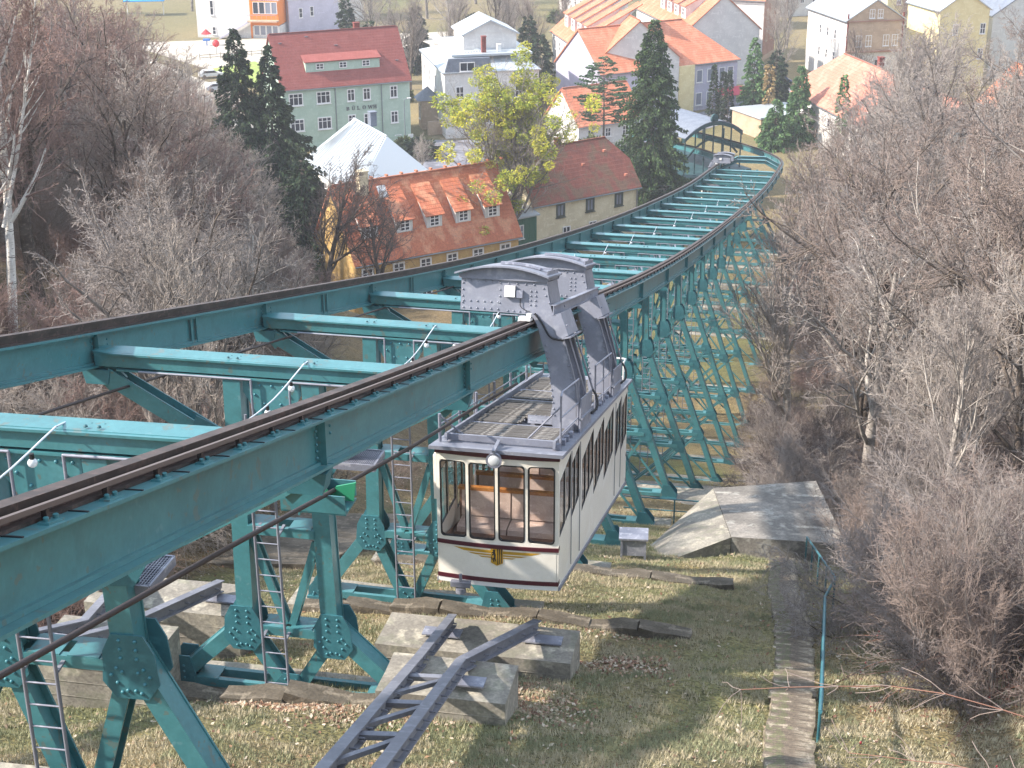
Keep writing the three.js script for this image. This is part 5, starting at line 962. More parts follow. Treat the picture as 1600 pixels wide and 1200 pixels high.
// ---------------------------------------------------------------- plants
class Wood {           // raw triangles for branches
  constructor() { this.p = []; this.n = []; this.u = []; }
  seg(a, b, r0, r1, sides, vv = 0) {
    const d = b.clone().sub(a), L = d.length(); if (L < 1e-5) return; d.divideScalar(L);
    const x = (Math.abs(d.y) > .9 ? V(1, 0, 0) : V(0, 1, 0)).cross(d).normalize(), y = d.clone().cross(x);
    for (let i = 0; i < sides; i++) {
      const t0 = i / sides * 6.2832, t1 = (i + 1) / sides * 6.2832, c0 = Math.cos(t0), s0 = Math.sin(t0), c1 = Math.cos(t1), s1 = Math.sin(t1);
      const A = [x.x * c0 + y.x * s0, x.y * c0 + y.y * s0, x.z * c0 + y.z * s0], B = [x.x * c1 + y.x * s1, x.y * c1 + y.y * s1, x.z * c1 + y.z * s1];
      const q = (o, N, r) => { this.p.push(o.x + N[0] * r, o.y + N[1] * r, o.z + N[2] * r); this.n.push(N[0], N[1], N[2]); };
      q(a, A, r0); q(a, B, r0); q(b, B, r1); q(a, A, r0); q(b, B, r1); q(b, A, r1);
      const ua = i / sides, ub = (i + 1) / sides; this.u.push(ua, a.y, ub, a.y, ub, b.y, ua, a.y, ub, b.y, ua, b.y);
    }
  }
  geo() { const g = new THREE.BufferGeometry(); g.setAttribute('position', new THREE.Float32BufferAttribute(this.p, 3)); g.setAttribute('normal', new THREE.Float32BufferAttribute(this.n, 3)); g.setAttribute('uv', new THREE.Float32BufferAttribute(this.u, 2)); return g; }
}
const rdir = () => { const z = rr(-1, 1), a = rr(0, 6.2832), s = Math.sqrt(1 - z * z); return V(s * Math.cos(a), z, s * Math.sin(a)); };
// level parameters: n children, length share, angle
function growTree(o) {
  const wood = new Wood(), twig = new Wood(), tips = [];
  const grow = (p, d, L, r, lv) => {
    const last = lv >= o.levels, W = lv >= o.twigFrom ? twig : wood;
    const ns = lv === 0 ? 8 : lv === 1 ? 6 : lv === 2 ? 4 : 2, sides = lv === 0 ? 8 : lv === 1 ? 5 : lv === 2 ? 4 : 3;
    const pts = [p.clone()], dirs = []; let q = p.clone(), dd = d.clone();
    const wob = (o.wob ?? .25) * (lv === 0 ? .35 : 1), up = lv === 0 ? .04 : (o.up ?? .06), droop = lv >= 3 ? (o.droop ?? 0) : 0;
    for (let i = 0; i < ns; i++) { dd.addScaledVector(rdir(), wob / Math.sqrt(ns) * 1.4).add(V(0, up - droop, 0)).normalize(); q = q.clone().addScaledVector(dd, L / ns); pts.push(q); dirs.push(dd.clone()); }
    const r1 = last ? r * .5 : r * (lv === 0 ? .28 : .35);
    for (let i = 0; i < ns; i++) W.seg(pts[i], pts[i + 1], r + (r1 - r) * i / ns, r + (r1 - r) * (i + 1) / ns, sides);
    if (last) { tips.push(q); return; }
    const n = o.kids[lv], f0 = lv === 0 ? o.clear : .18;
    for (let i = 0; i < n; i++) {
      const f = f0 + (1 - f0) * Math.min(.99, (i + rnd()) / n), k = Math.min(ns - 1, Math.floor(f * ns)), t = f * ns - k;
      const P = pts[k].clone().lerp(pts[k + 1], t), D = dirs[k];
      const side = rdir().cross(D).normalize(), an = rr(o.ang[0], o.ang[1]) * (lv === 0 ? 1 - .35 * f : 1);
      const nd = D.clone().multiplyScalar(Math.cos(an)).addScaledVector(side, Math.sin(an)).normalize();
      const len = L * (lv === 0 ? o.limb * (1.15 - .7 * f) : o.ratio * (1.1 - .55 * f)) * rr(.75, 1.2);
      grow(P, nd, len, Math.max(o.rmin, lv === 0 ? (r + (r1 - r) * f) * rr(.45, .72) : (r + (r1 - r) * f) * rr(.42, .62)), lv + 1);
    }
    if (lv > 0) grow(q, dd, L * o.ratio * .7, Math.max(o.rmin, r1), Math.min(o.levels, lv + 1));
  };
  for (const st of o.stems || [[V(0, -.3, 0), V(0, 1, 0), o.h, o.r]]) grow(...st, 0);
  return { wood: wood.geo(), twig: twig.geo(), tips };
}
M.barkBrown = mottle(0x5f554d, 0x4b423c, 0x766b60, .8, { rough: .95, fine: 1.2 });
M.barkGrey = mottle(0x7d7671, 0x655f5b, 0x938c86, .8, { rough: .95, fine: 1.2 });
M.barkPale = mottle(0xa29b94, 0x857e78, 0xb8b2ab, .8, { rough: .95, fine: 1 });
M.birch = mottle(0xd6d2cb, 0xc9c4bd, 0xe0ddd7, 1, { rough: .8, fine: .4, extra: (u, v, c) => (vnoise(u * 6, v * 40, 240) > .82 ? mixc(c, [.18, .16, .15], .85) : c) });
M.twigBrown = plain(0x877870, .9); M.twigGrey = plain(0x8b827d, .9); M.twigRed = plain(0x88716a, .9); M.twigPale = plain(0x9e948c, .9); M.twigDark = plain(0x5e5351, .9);
const kinds = {};
function kind(k, f) { return kinds[k] ??= f(); }
const TREES = {
  oak: () => growTree({ h: 9, r: .25, levels: 4, twigFrom: 3, kids: [13, 9, 7, 5], clear: .22, ang: [.55, 1.05], limb: .55, ratio: .52, rmin: .011, wob: .34, up: .07 }),
  oak2: () => growTree({ h: 10, r: .28, levels: 4, twigFrom: 3, kids: [12, 9, 8, 5], clear: .3, ang: [.5, 1.1], limb: .62, ratio: .5, rmin: .011, wob: .4, up: .05 }),
  ash: () => growTree({ h: 11, r: .22, levels: 4, twigFrom: 3, kids: [14, 8, 7, 5], clear: .15, ang: [.35, .75], limb: .5, ratio: .5, rmin: .011, wob: .25, up: .1 }),
  birch: () => growTree({ h: 13, r: .12, levels: 4, twigFrom: 2, kids: [18, 8, 6, 4], clear: .3, ang: [.45, .8], limb: .28, ratio: .5, rmin: .009, wob: .18, up: .08, droop: .12 }),
  bush: () => growTree({ levels: 3, twigFrom: 2, kids: [11, 9, 7], clear: .12, ang: [.3, .9], limb: .55, ratio: .55, rmin: .0042, wob: .4, up: .02, h: 3, stems: [...Array(11)].map(() => { const d = rdir(); d.y = Math.abs(d.y) * .8 + .7; return [V(rr(-.5, .5), -.2, rr(-.5, .5)), d.normalize(), rr(1.9, 3.4), .03]; }) }),
  bush2: () => growTree({ levels: 3, twigFrom: 1, kids: [10, 9, 7], clear: .1, ang: [.3, 1.0], limb: .6, ratio: .55, rmin: .004, wob: .5, up: -.03, h: 3, stems: [...Array(15)].map(() => { const d = rdir(); d.y = Math.abs(d.y) * .7 + .5; return [V(rr(-.8, .8), -.2, rr(-.8, .8)), d.normalize(), rr(1.4, 2.8), .022]; }) }),
};
const zone = (x, z) => { const l = x - lineX(z), b = Math.atan2(x - 8.3, 21.6 - z) * 57.3;
  if (z < -200) return x < -100 ? 'at the far upper left beyond the school lawn' : x < -58 ? 'between the school and the white villa' : x < -10 ? 'in the gardens behind the white villa' : 'behind the gable house at the upper right';
  if (l < 0) return z > -34 ? 'close behind the left girder' : b < -27 ? 'at the left picture edge near the birch' : z > -75 ? 'halfway down the left slope' : z > -125 ? 'low on the left slope near the yews' : 'far down left towards the school lawn';
  return z > -32 ? 'above the rose bushes at the right' : z > -58 ? 'right of the big concrete slab' : z > -100 ? 'right of the tall lattice trestles' : 'in front of the pink tiled roof'; };
const tint = (o) => o.twig === M.twigRed ? 'reddish' : o.twig === M.twigPale ? 'pale' : o.twig === M.twigDark ? 'dark' : o.twig === M.twigGrey ? 'grey' : 'brown';
function plant(k, name, cat, label, x, z, o = {}) {
  if (o.group || /among the village/.test(label)) { const s0 = o.s ?? 1; label = name === 'bare_tree' ? `${s0 > 1.25 ? 'tall' : s0 > .85 ? 'medium' : 'small'} ${tint(o)} bare ${{ oak: 'spreading', oak2: 'crooked', ash: 'upright' }[k]} ${/among the village/.test(label) ? 'garden tree' : 'tree'} ${zone(x, z)}` : /far curve/.test(label) ? label : `${s0 > 1.3 ? 'big' : 'low'} ${tint(o)} leafless ${k === 'bush' ? 'upright' : 'tangled'} shrub ${zone(x, z)}`; }
  const base = kind(k, TREES[k]);
  const t = thing(name, label, cat, [x, gy(x, z) + (o.dy || 0), z], o.turn ?? rr(0, 6.28), o.group);
  const s = o.s ?? 1; t.scale.set(s * (o.wx ?? 1), s, s * (o.wx ?? 1));
  if (o.lean) t.rotation.z = o.lean;
  const bush = k.startsWith('bush');
  mesh(bush ? 'stems' : 'trunk', base.wood, o.bark || M.barkBrown, t);
  mesh(bush ? 'twigs' : 'crown', base.twig, o.twig || M.twigBrown, t, 'stuff');
  return t;
}
// ---- left thicket
// how high a crown may reach so that the views the photograph keeps open stay open (heights above the ground)
const crownMax = (x, z, sight, R = 3) => { const dx = x - 8.3, dz = 21.6 - z, d = Math.hypot(dx, dz), b = (Math.atan2(dx, dz) + (dx < -4 ? R : -R) / d) * 57.3; return 8.3 - d * Math.tan(terp(sight[0], sight[1], b) / 57.3) - ground(x, z); };
const H0 = { oak: 11.5, oak2: 12.5, ash: 13, birch: 14.5 };
const rightOfLine = (x, z) => x - lineX(z);
{
  const G = 'bare trees of the left hillside', L1 = 'bare brown branched tree on the wooded hillside left of the viaduct';
  const SL = [[-60, -24.4, -22.8, -20.6, -19.4, -18.6, -18], [4, 6, 9, 12.2, 14.6, 18, 24]];
  const put = (k, x, z, o = {}) => plant(k, 'bare_tree', 'tree', o.label || L1, x, z, { group: o.label ? null : G, bark: [M.barkBrown, M.barkGrey][Math.floor(rnd() * 2)], twig: [M.twigBrown, M.twigRed, M.twigPale, M.twigGrey][Math.floor(rnd() * 4)], ...o });
  const P = []; let tr = 0;
  while (P.length < 112 && tr++ < 9000) {
    const z = -14 - 196 * Math.pow(rnd(), 1.25), x = lineX(z) - 7.5 - rnd() * (10 + Math.abs(z) * .62), l = -rightOfLine(x, z);
    if (P.some(p => Math.hypot(p[0] - x, p[1] - z) < 2.3 + Math.abs(z) * .026)) continue;
    { const b = Math.atan2(x - 8.3, 21.6 - z) * 57.3, d = Math.hypot(x - 8.3, 21.6 - z); if (b < -26.5 && d < 64) continue; } const mx = crownMax(x, z, SL); if (mx < 2.6) continue;
    const k = ['oak', 'oak2', 'ash'][Math.floor(rnd() * 3)], want = (z > -35 ? 11 : z > -60 ? 15 : 18) * rr(.8, 1.2), h = Math.min(want, mx * rr(.88, 1)); P.push([x, z]);
    put(k, x, z, { s: h / H0[k], wx: Math.min(1.6, Math.max(1, Math.pow(want / h, .7))) });
  }
  put('oak2', -21.4, -38.4, { s: 1.0, bark: M.barkBrown, twig: M.twigBrown, label: 'big dark forked bare tree rising above the left thicket' });
  put('ash', -94, -176, { s: 1.7, label: 'tall broad bare tree in front of the blue canopy at the top left' });
  { // the white birch at the left edge: two stems from one foot
    const b = growTree({ levels: 4, twigFrom: 2, kids: [20, 8, 6, 4], clear: .3, ang: [.4, .8], limb: .2, ratio: .5, rmin: .008, wob: .12, up: .05, droop: .1, stems: [[V(0, -.3, 0), V(.1, 1, -.08).normalize(), 16, .2], [V(-.5, -.3, .3), V(-.01, 1, -.05).normalize(), 15, .13], [V(.3, 4.5, .0), V(.32, 1, -.1).normalize(), 9, .09]] });
    const t = thing('birch_tree', 'white birch with slender forked trunk at the left edge', 'tree', [-20.6, gy(-20.6, -26.6), -26.6]); mesh('trunk', b.wood, M.birch, t); mesh('crown', b.twig, M.twigRed, t, 'stuff');
  }
  plant('birch', 'birch_tree', 'tree', 'leaning pale birch stem low in the left thicket', -12.5, -25, { s: .5, bark: M.birch, twig: M.twigPale, lean: -.45 });
  plant('birch', 'birch_tree', 'tree', 'short pale birch in the middle of the left thicket', -16.5, -40, { s: .55, bark: M.birch, twig: M.twigPale, lean: .12 });
  for (let i = 0; i < 150; i++) { const z = -5 - 120 * Math.pow(rnd(), 1.2), x = lineX(z) - 8 - rnd() * (8 + Math.abs(z) * .5), mx = crownMax(x, z, SL, 1.2); if (mx < 1.2) continue; plant(i % 2 ? 'bush' : 'bush2', 'bare_shrub', 'shrub', 'bare brown shrub in the undergrowth left of the viaduct', x, z, { s: Math.min(mx / 3, rr(.9, 1.7)), group: 'shrubs of the left hillside', bark: i % 3 ? M.barkBrown : M.barkPale, twig: [M.twigBrown, M.twigRed, M.twigPale][i % 3] }); }
  // two trees in front of the yellow house
  plant('oak', 'bare_tree', 'tree', 'dark crooked bare tree in front of the orange dormer roof', -24.5, -74, { s: 1.05, bark: M.barkBrown, twig: M.twigDark, lean: -.3, turn: .5 });
  plant('oak2', 'bare_tree', 'tree', 'slim bare tree leaning over the third dormer of the yellow house', -20.2, -75, { s: .85, bark: M.barkBrown, twig: M.twigDark, lean: -.28, turn: 2.2 });
}
// ---- right thicket
{
  const G = 'bare trees of the right hillside', L1 = 'bare grey branched tree on the wooded hillside right of the viaduct';
  const put = (k, x, z, o = {}) => plant(k, 'bare_tree', 'tree', o.label || L1, x, z, { group: o.label ? null : G, bark: [M.barkGrey, M.barkPale, M.barkBrown][Math.floor(rnd() * 3)], twig: [M.twigGrey, M.twigBrown, M.twigGrey, M.twigPale][Math.floor(rnd() * 4)], s: rr(.85, 1.2), ...o });
  const SR = [[-5, -3.2, -2.2, -1.4, .8, 3.0, 5, 12], [22, 17, 15, 13.4, 11.4, 6.5, 1, 1]];
  const P = []; let tr = 0;
  while (P.length < 92 && tr++ < 9000) {
    const z = -16 - 175 * Math.pow(rnd(), 1.3), l = (z > -32 ? 12.6 : z > -60 ? 10.2 : 7) + rnd() * (12 + Math.abs(z) * .3), x = lineX(z) + l;
    if (P.some(p => Math.hypot(p[0] - x, p[1] - z) < 2.4 + Math.abs(z) * .026)) continue;
    const mx = crownMax(x, z, SR); if (mx < 2.6) continue;
    const k = ['oak', 'oak2', 'ash'][Math.floor(rnd() * 3)], want = (z > -30 ? 11 : z > -55 ? 16 : 20) * rr(.8, 1.2), h = Math.min(want, mx * rr(.85, 1)); P.push([x, z]);
    put(k, x, z, { s: h / H0[k], wx: Math.min(1.5, Math.max(1, Math.pow(want / h, .7))) });
  }
  plant('oak2', 'bare_tree', 'tree', 'silvery forked bare tree right of the big concrete slab', 14.2, -27.5, { s: .72, bark: M.barkPale, twig: M.twigPale, lean: .05 });
  plant('ash', 'bare_tree', 'tree', 'slender grey tree standing behind the wall of rose hips', 13.2, -19.5, { s: .66, bark: M.barkPale, twig: M.twigGrey, lean: .2 });
  for (let i = 0; i < 135; i++) { const z = -3 - 130 * Math.pow(rnd(), 1.35), x = lineX(z) + (z > -30 ? 11.2 : z > -50 ? 7.6 : 5.6) + rnd() * (9 + Math.abs(z) * .22), mx = crownMax(x, z, SR, 1.2); if (mx < 1) continue; plant(i % 2 ? 'bush' : 'bush2', 'bare_shrub', 'shrub', 'bare grey brown shrub on the slope right of the viaduct', x, z, { s: Math.min(mx / 3, rr(.9, 1.6)), group: 'shrubs of the right hillside', bark: i % 3 ? M.barkGrey : M.barkBrown, twig: [M.twigGrey, M.twigDark, M.twigBrown][i % 3] }); }
  for (let i = 0; i < 70; i++) { const z = rr(-158, -84), x = lineX(z) + rr(5.2, 15); plant('bush2', 'bare_shrub', 'shrub', 'low reddish shrub beside the far curve of the viaduct', x, z, { s: rr(.7, 1.1), group: 'shrubs by the far curve', twig: M.twigRed }); }
  // plane tree by the brown house, others at the village
  plant('ash', 'bare_tree', 'tree', 'bare tree with several upright stems between the brown house and the beige gable house', 3.5, -240, { s: 1.25, bark: M.barkGrey, twig: M.twigPale });
  const VG = 'bare trees in the village gardens'; for (const [x, z, s] of [[-58, -224, 1.2], [-52, -232, 1.1], [-46, -240, 1.3], [-64, -236, 1.2], [-40, -236, 1.1], [-72, -250, 1.3], [-34, -246, 1.2], [-60, -262, 1.3], [-50, -276, 1.4], [-30, -330, 1.4], [-44, -320, 1.4], [-58, -310, 1.3], [-70, -330, 1.4], [30, -330, 1.3], [46, -310, 1.3], [60, -330, 1.4], [-66, -212, .7], [-53, -196, .5], [-28, -168, .5], [-41, -166, .5], [16, -226, .9], [12, -214, .8], [48, -230, 1.2], [56, -210, 1.1]]) put(['oak', 'ash', 'oak2'][Math.floor(rnd() * 3)], x, z, { s, label: 'bare brown garden tree among the village houses' }).userData.group = VG;
  { const houses = [[-56, -186, 15], [-44, -200, 14], [-28, -220, 17], [-12, -214, 14], [-20, -272, 16], [-5, -266, 10], [14, -250, 13], [28, -248, 10], [38, -256, 11], [16, -184, 22], [-12, -300, 11], [42, -196, 14], [-128, -212, 16], [-188, -325, 24], [-107, -278, 15], [-92, -282, 12], [-92, -225, 24], [-116, -256, 16], [-46, -146, 13]], Q = []; let tr = 0; while (Q.length < 46 && tr++ < 6000) { const z = rr(-372, -205), x = rr(-205, 84); if (houses.some(h => Math.hypot(h[0] - x, h[1] - z) < h[2]) || Q.some(q => Math.hypot(q[0] - x, q[1] - z) < 5.5)) continue; if (Math.abs(x + 5) < 8 && z > -345) continue; Q.push([x, z]); plant(['oak', 'ash', 'oak2', 'ash'][Q.length % 4], 'bare_tree', 'tree', 'bare brown garden tree among the village houses', x, z, { s: rr(.9, 1.6), bark: M.barkGrey, twig: [M.twigPale, M.twigBrown, M.twigRed, M.twigGrey][Q.length % 4] }).userData.group = VG; } }
}
// ---- conifers: whorls of drooping boughs made of many needle tufts
M.needle = new THREE.MeshStandardMaterial({ vertexColors: true, roughness: .9, side: THREE.DoubleSide });
function tuftGeo(list) {      // list of [p, dir, size, color]
  const pos = [], col = [];
  for (const [p, d, s, c] of list) {
    for (let k = 0; k < 3; k++) { const sd = rdir().cross(d).normalize(), e = d.clone().addScaledVector(rdir(), .45).normalize(); const a = p.clone().addScaledVector(sd, s * .28), b = p.clone().addScaledVector(sd, -s * .28), t = p.clone().addScaledVector(e, s); pos.push(a.x, a.y, a.z, b.x, b.y, b.z, t.x, t.y, t.z); for (let i = 0; i < 3; i++) col.push(c.r, c.g, c.b); }
  }
  const g = new THREE.BufferGeometry(); g.setAttribute('position', new THREE.Float32BufferAttribute(pos, 3)); g.setAttribute('color', new THREE.Float32BufferAttribute(col, 3)); g.computeVertexNormals(); return g;
}
function conifer(name, label, x, z, o) {
  const t = thing(name, label, 'tree', [x, (o.base ?? gy(x, z)), z]); const W = new Wood(), tufts = [], H = o.h, cols = o.cols.map(c => new THREE.Color(c));
  const ax = (y) => V(Math.sin(y * .3) * .08, y, Math.cos(y * .25) * .08); for (let i = 0; i < 12; i++) W.seg(ax(H * i / 12 - .3), ax(H * (i + 1) / 12 - .3), o.r * (1 - i / 12.5), o.r * (1 - (i + 1) / 12.5), 7);
  for (let y = o.clear * H; y < H; y += o.step * rr(.7, 1.3)) {
    const f = (y - o.clear * H) / (H * (1 - o.clear)), R = o.rad * o.shape(f);
    const n = Math.max(3, Math.round((o.n ?? 7) * rr(.8, 1.2)));
    for (let i = 0; i < n; i++) {
      const a = rr(0, 6.2832), len = R * rr(.6, 1.15), d = V(Math.cos(a), o.rise ?? -.1, Math.sin(a)).normalize(); let p = ax(y); const ns = Math.max(2, Math.ceil(len / .38)); let q = p.clone(), dd = d.clone();
      for (let s = 0; s < ns; s++) { const pr = q.clone(); dd.add(V(rr(-.1, .1), (o.bend ?? -.08) * (s < ns * .6 ? 1 : -1.1), rr(-.1, .1))).normalize(); q = q.clone().addScaledVector(dd, len / ns); W.seg(pr, q, .035 * (1 - s / ns) + .01, .03 * (1 - (s + 1) / ns) + .008, 3); if (s / ns > (o.inner ?? .15)) { const m = o.dens ?? 5, lat = dd.clone().cross(V(0, 1, 0)).normalize(); for (let k = 0; k < m; k++) { const sp = rr(-1, 1) * (o.spread ?? .4) * (1 - s / ns * .5); const P = q.clone().addScaledVector(lat, sp).add(V(0, rr(-.25, .12) * (o.hang ?? 1), 0)); tufts.push([P, dd.clone().addScaledVector(lat, sp * 1.2).add(V(0, -(o.hang ?? 1) * .5 * rnd(), 0)).normalize(), (o.ts ?? .38) * rr(.7, 1.3), cols[Math.floor(rnd() * cols.length)]]); } } }
    }
  }
  mesh('trunk', W.geo(), o.bark || M.barkBrown, t); mesh('crown', tuftGeo(tufts), M.needle, t, 'stuff'); return t;
}
const cone = (f) => Math.pow(1 - f, .8) * (.85 + .3 * Math.min(1, f * 6)) + .03;
const GREEN = [0x33462a, 0x3d5230, 0x465c36, 0x526a3c, 0x2c3d27], FIRG = [0x5b7a4c, 0x4d6b42, 0x6a8a56, 0x41603c], DARK = [0x23301f, 0x2c3c26, 0x35482c, 0x1d2a1c];
conifer('spruce_tree', 'tall dense green spruce left of the station canopy', -9.4, -153, { base: -39, h: 22, r: .32, clear: .05, rad: 5.6, step: .4, n: 10, shape: cone, cols: GREEN, dens: 9, ts: .3, hang: 1.3, spread: .6 });
conifer('fir_tree', 'light green fir behind the right end of the station canopy', 0.2, -209, { base: -40, h: 12.5, r: .2, clear: .04, rad: 2.6, step: .35, n: 7, shape: cone, cols: FIRG, dens: 5 });
conifer('fir_tree', 'dark green fir just right of the light fir behind the canopy', 3.4, -214, { base: -40, h: 10, r: .2, clear: .04, rad: 3.2, step: .35, n: 7, shape: (f) => Math.pow(1 - f, .5), cols: DARK, dens: 5 });
conifer('fir_tree', 'pointed green fir in front of the pink tiled roof', 7.4, -194, { base: -40, h: 11, r: .2, clear: .04, rad: 2.7, step: .33, n: 8, shape: cone, cols: FIRG, dens: 6 });
conifer('fir_tree', 'broad low fir left of the pointed fir, right of the canopy', 4.2, -190, { base: -40, h: 7, r: .18, clear: .05, rad: 3, step: .33, n: 8, shape: (f) => Math.pow(1 - f, .6), cols: FIRG, dens: 6 });
conifer('column_fir', 'slim leaning conifer column in front of the pink roof', 13.2, -184, { base: -40, h: 12, r: .12, clear: .3, rad: .8, step: .3, n: 6, shape: (f) => Math.sin(Math.PI * (f * .9 + .1)), cols: FIRG, dens: 4 });
for (const [x, z, h] of [[-5.6, -205, 9], [-4.4, -209, 7.5], [-3.4, -207, 8]]) tag(conifer('young_spruce', 'small slim dark spruce in a row before the lilac wall', x, z, { base: -40, h, r: .08, clear: .03, rad: .8, step: .35, n: 6, shape: cone, cols: DARK, dens: 4 }), null, null, 'young spruces before the lilac wall');
conifer('pine_tree', 'slender pine with bare reddish trunk and flat layered crown', -18.6, -178, { base: -40, h: 14.2, r: .2, clear: .4, rad: 4.2, step: .42, n: 7, shape: (f) => .6 + .5 * Math.sin(Math.PI * f) - .5 * f, cols: [0x4a6649, 0x557353, 0x3d573f], rise: .18, bend: -.02, inner: .45, hang: .3, dens: 9, spread: .6, ts: .3 });
conifer('yew_tree', 'dark twin-topped yew beside the green house, left top', -49.5, -124, { base: -38.6, h: 24, r: .34, clear: .1, rad: 5, step: .42, n: 8, shape: (f) => f < .55 ? 1 : Math.pow((1 - f) / .45, .8) * .6, cols: DARK, dens: 8, ts: .36, hang: 1.4 });
conifer('yew_tree', 'dark twin-topped yew beside the green house, right top', -46.3, -125, { base: -38.6, h: 22, r: .32, clear: .1, rad: 5.4, step: .42, n: 8, shape: (f) => f < .6 ? 1 : Math.pow((1 - f) / .4, .8) * .5, cols: [...DARK, 0x46563a], dens: 8, ts: .36, hang: 1.4 });
conifer('yew_tree', 'dark ragged yew beside the left end of the yellow house', -40.6, -117, { base: -38.6, h: 12.5, r: .25, clear: .08, rad: 4.2, step: .42, n: 8, shape: (f) => f < .5 ? 1 : Math.pow((1 - f) / .5, .7), cols: [...DARK, 0x46563a], dens: 6, ts: .42, hang: 1.4 });
conifer('dry_conifer', 'tan dead conifer beside the light green fir', 2.6, -206, { base: -40, h: 9.5, r: .14, clear: .05, rad: 1.2, step: .4, n: 6, shape: (f) => 1 - f * .6, cols: [0xa08a5f, 0x8f7a54, 0xb29b70], dens: 4 });
conifer('round_conifer', 'dark round conifer beside the viaduct below the spruce', -6.9, -144, { base: -38.5, h: 4.6, r: .12, clear: .03, rad: 2.1, step: .3, n: 9, shape: (f) => Math.sqrt(1 - f * f), cols: DARK, dens: 6 });
{ const g = 'dark conifers behind the villa', LB = ['left of the villa behind the green house roof', 'behind the left corner of the villa', 'at the top edge left of the villa', 'right of the villa beside the white dormer house', 'behind the right end of the villa', 'between the mistletoe tree and the white dormer house']; let i = 0; for (const [x, z, h] of [[-66, -228, 11], [-61, -240, 12], [-74, -240, 13], [-36, -226, 10], [-39, -232, 12], [-28, -216, 9]]) tag(conifer('dark_conifer', `dark evergreen ${LB[i++]}`, x, z, { base: -40, h, r: .2, clear: .03, rad: 3.2, step: .5, n: 7, shape: (f) => Math.pow(1 - f, .55), cols: DARK, dens: 4, ts: .55 }), null, null, g); }
// ---- ivy round trunks, garden shrubs
function leafBall(n, R, size, cols, sq = 1) { const l = []; const C = cols.map(c => new THREE.Color(c)); for (let i = 0; i < n; i++) { const d = rdir(), r = R * Math.cbrt(rr(.15, 1)) * rr(.8, 1.1); l.push([V(d.x * r, d.y * r * sq, d.z * r), d.clone().add(V(0, -.3, 0)).normalize(), size * rr(.7, 1.3), C[Math.floor(rnd() * C.length)]]); } return tuftGeo(l); }
{ const g = 'shrubs in the village gardens', balls = [leafBall(420, 1, .4, DARK), leafBall(420, 1, .4, [0x55603a, 0x6a6f45, 0x4a5534]), leafBall(420, 1, .4, [0x8f7a5c, 0x7c6a52, 0xa08c6c])];
  const spots = [[-44, -176], [-47, -179], [-30, -170], [-26, -174], [-56, -214], [-62, -220], [-48, -226], [-40, -222], [-35, -214], [-33, -240], [-52, -244], [-66, -246], [-78, -262], [-20, -178], [-14, -176], [-12, -182], [12, -210], [8, -216], [10, -222], [3, -226], [2, -246], [-6, -232], [-76, -200], [-80, -206], [-100, -206], [-112, -214], [-120, -232], [-36, -150], [-30, -156], [-26, -150], [-24, -142], [-30, -138], [-45, -132], [-56, -140], [-60, -150], [-62, -160], [-14, -148], [-12, -160], [-42, -206], [20, -208], [24, -222], [-70, -276], [-58, -284], [-40, -290], [-34, -300], [-64, -300], [-46, -304], [10, -290], [24, -290], [44, -284]];
  for (let i = 0; i < spots.length; i++) { const [x, z] = spots[i], t = thing('garden_shrub', 'rounded garden shrub among the village houses', 'shrub', [x, gy(x, z) + .8, z], rr(0, 6), g), s = rr(1, 2.3); t.scale.set(s, s * rr(.7, 1.1), s); mesh('foliage', balls[i % 3], M.needle, t, 'stuff'); } }
// ---- tree full of mistletoe
{
  const o = { h: 18, r: .3, levels: 4, twigFrom: 3, kids: [16, 8, 6, 4], clear: .2, ang: [.45, 1.0], limb: .62, ratio: .5, rmin: .012, wob: .3, up: .09 }, b = growTree({ ...o, stems: [[V(-.4, -.3, 0), V(-.06, 1, 0).normalize(), 16, .26], [V(.5, -.3, .2), V(.07, 1, .02).normalize(), 18.5, .3], [V(.1, -.3, -.4), V(.22, 1, -.05).normalize(), 14, .2]] });
  const t = thing('mistletoe_tree', 'tall bare tree hung with yellow green mistletoe clumps in front of the white villa', 'tree', [-21.8, -38.3, -127]); t.scale.set(1.18, .86, 1.18); mesh('trunk', b.wood, M.barkGrey, t); mesh('crown', b.twig, M.twigGrey, t, 'stuff');
  const YG = [0xa9b54a, 0x93a246, 0xbcc052, 0x7f9140, 0xcac54c]; const balls = [0, 1, 2].map((i) => leafBall(190, 1, .24, i === 1 ? [0xc4c148, 0xd2c94f, 0xb2b545] : YG, 1.15));
  const tp = b.tips.filter(p => p.y > 4.5 && rnd() < .8); const sel = []; for (let i = 0; i < 4000 && sel.length < 210; i++) { const p = tp[Math.floor(rnd() * tp.length)]; if (!sel.some(q => q.distanceTo(p) < .62)) sel.push(p); }
  for (const p of sel) { const m = mesh('mistletoe', balls[Math.floor(rnd() * 3)], M.needle, t); m.position.copy(p).add(V(0, -.35, 0)); m.scale.setScalar(rr(.4, 1.0)); m.rotation.y = rr(0, 6); }
}
{ // ivy clad trunks
  const iv = (label, x, z, h) => { const t = thing('ivy', label, 'ivy', [x, gy(x, z), z]); const l = [], C = [0x2a3a22, 0x35472a, 0x3f5232].map(c => new THREE.Color(c)); for (let i = 0; i < 900; i++) { const y = rr(0, h), a = rr(0, 6.28), r = rr(.2, .45) * (1.2 - y / h * .6); l.push([V(Math.cos(a) * r, y, Math.sin(a) * r), V(Math.cos(a), -.4, Math.sin(a)).normalize(), rr(.1, .2), C[Math.floor(rnd() * 3)]]); } mesh('leaves', tuftGeo(l), M.needle, t, 'stuff'); };
  iv('ivy climbing the trunk of the big dark forked tree', -21.4, -38.4, 6); iv('ivy mass on the stems right of the big slab', 14.2, -27.5, 3.2); iv('ivy at the foot of the crooked tree before the orange roof', -24.5, -74, 4);
}
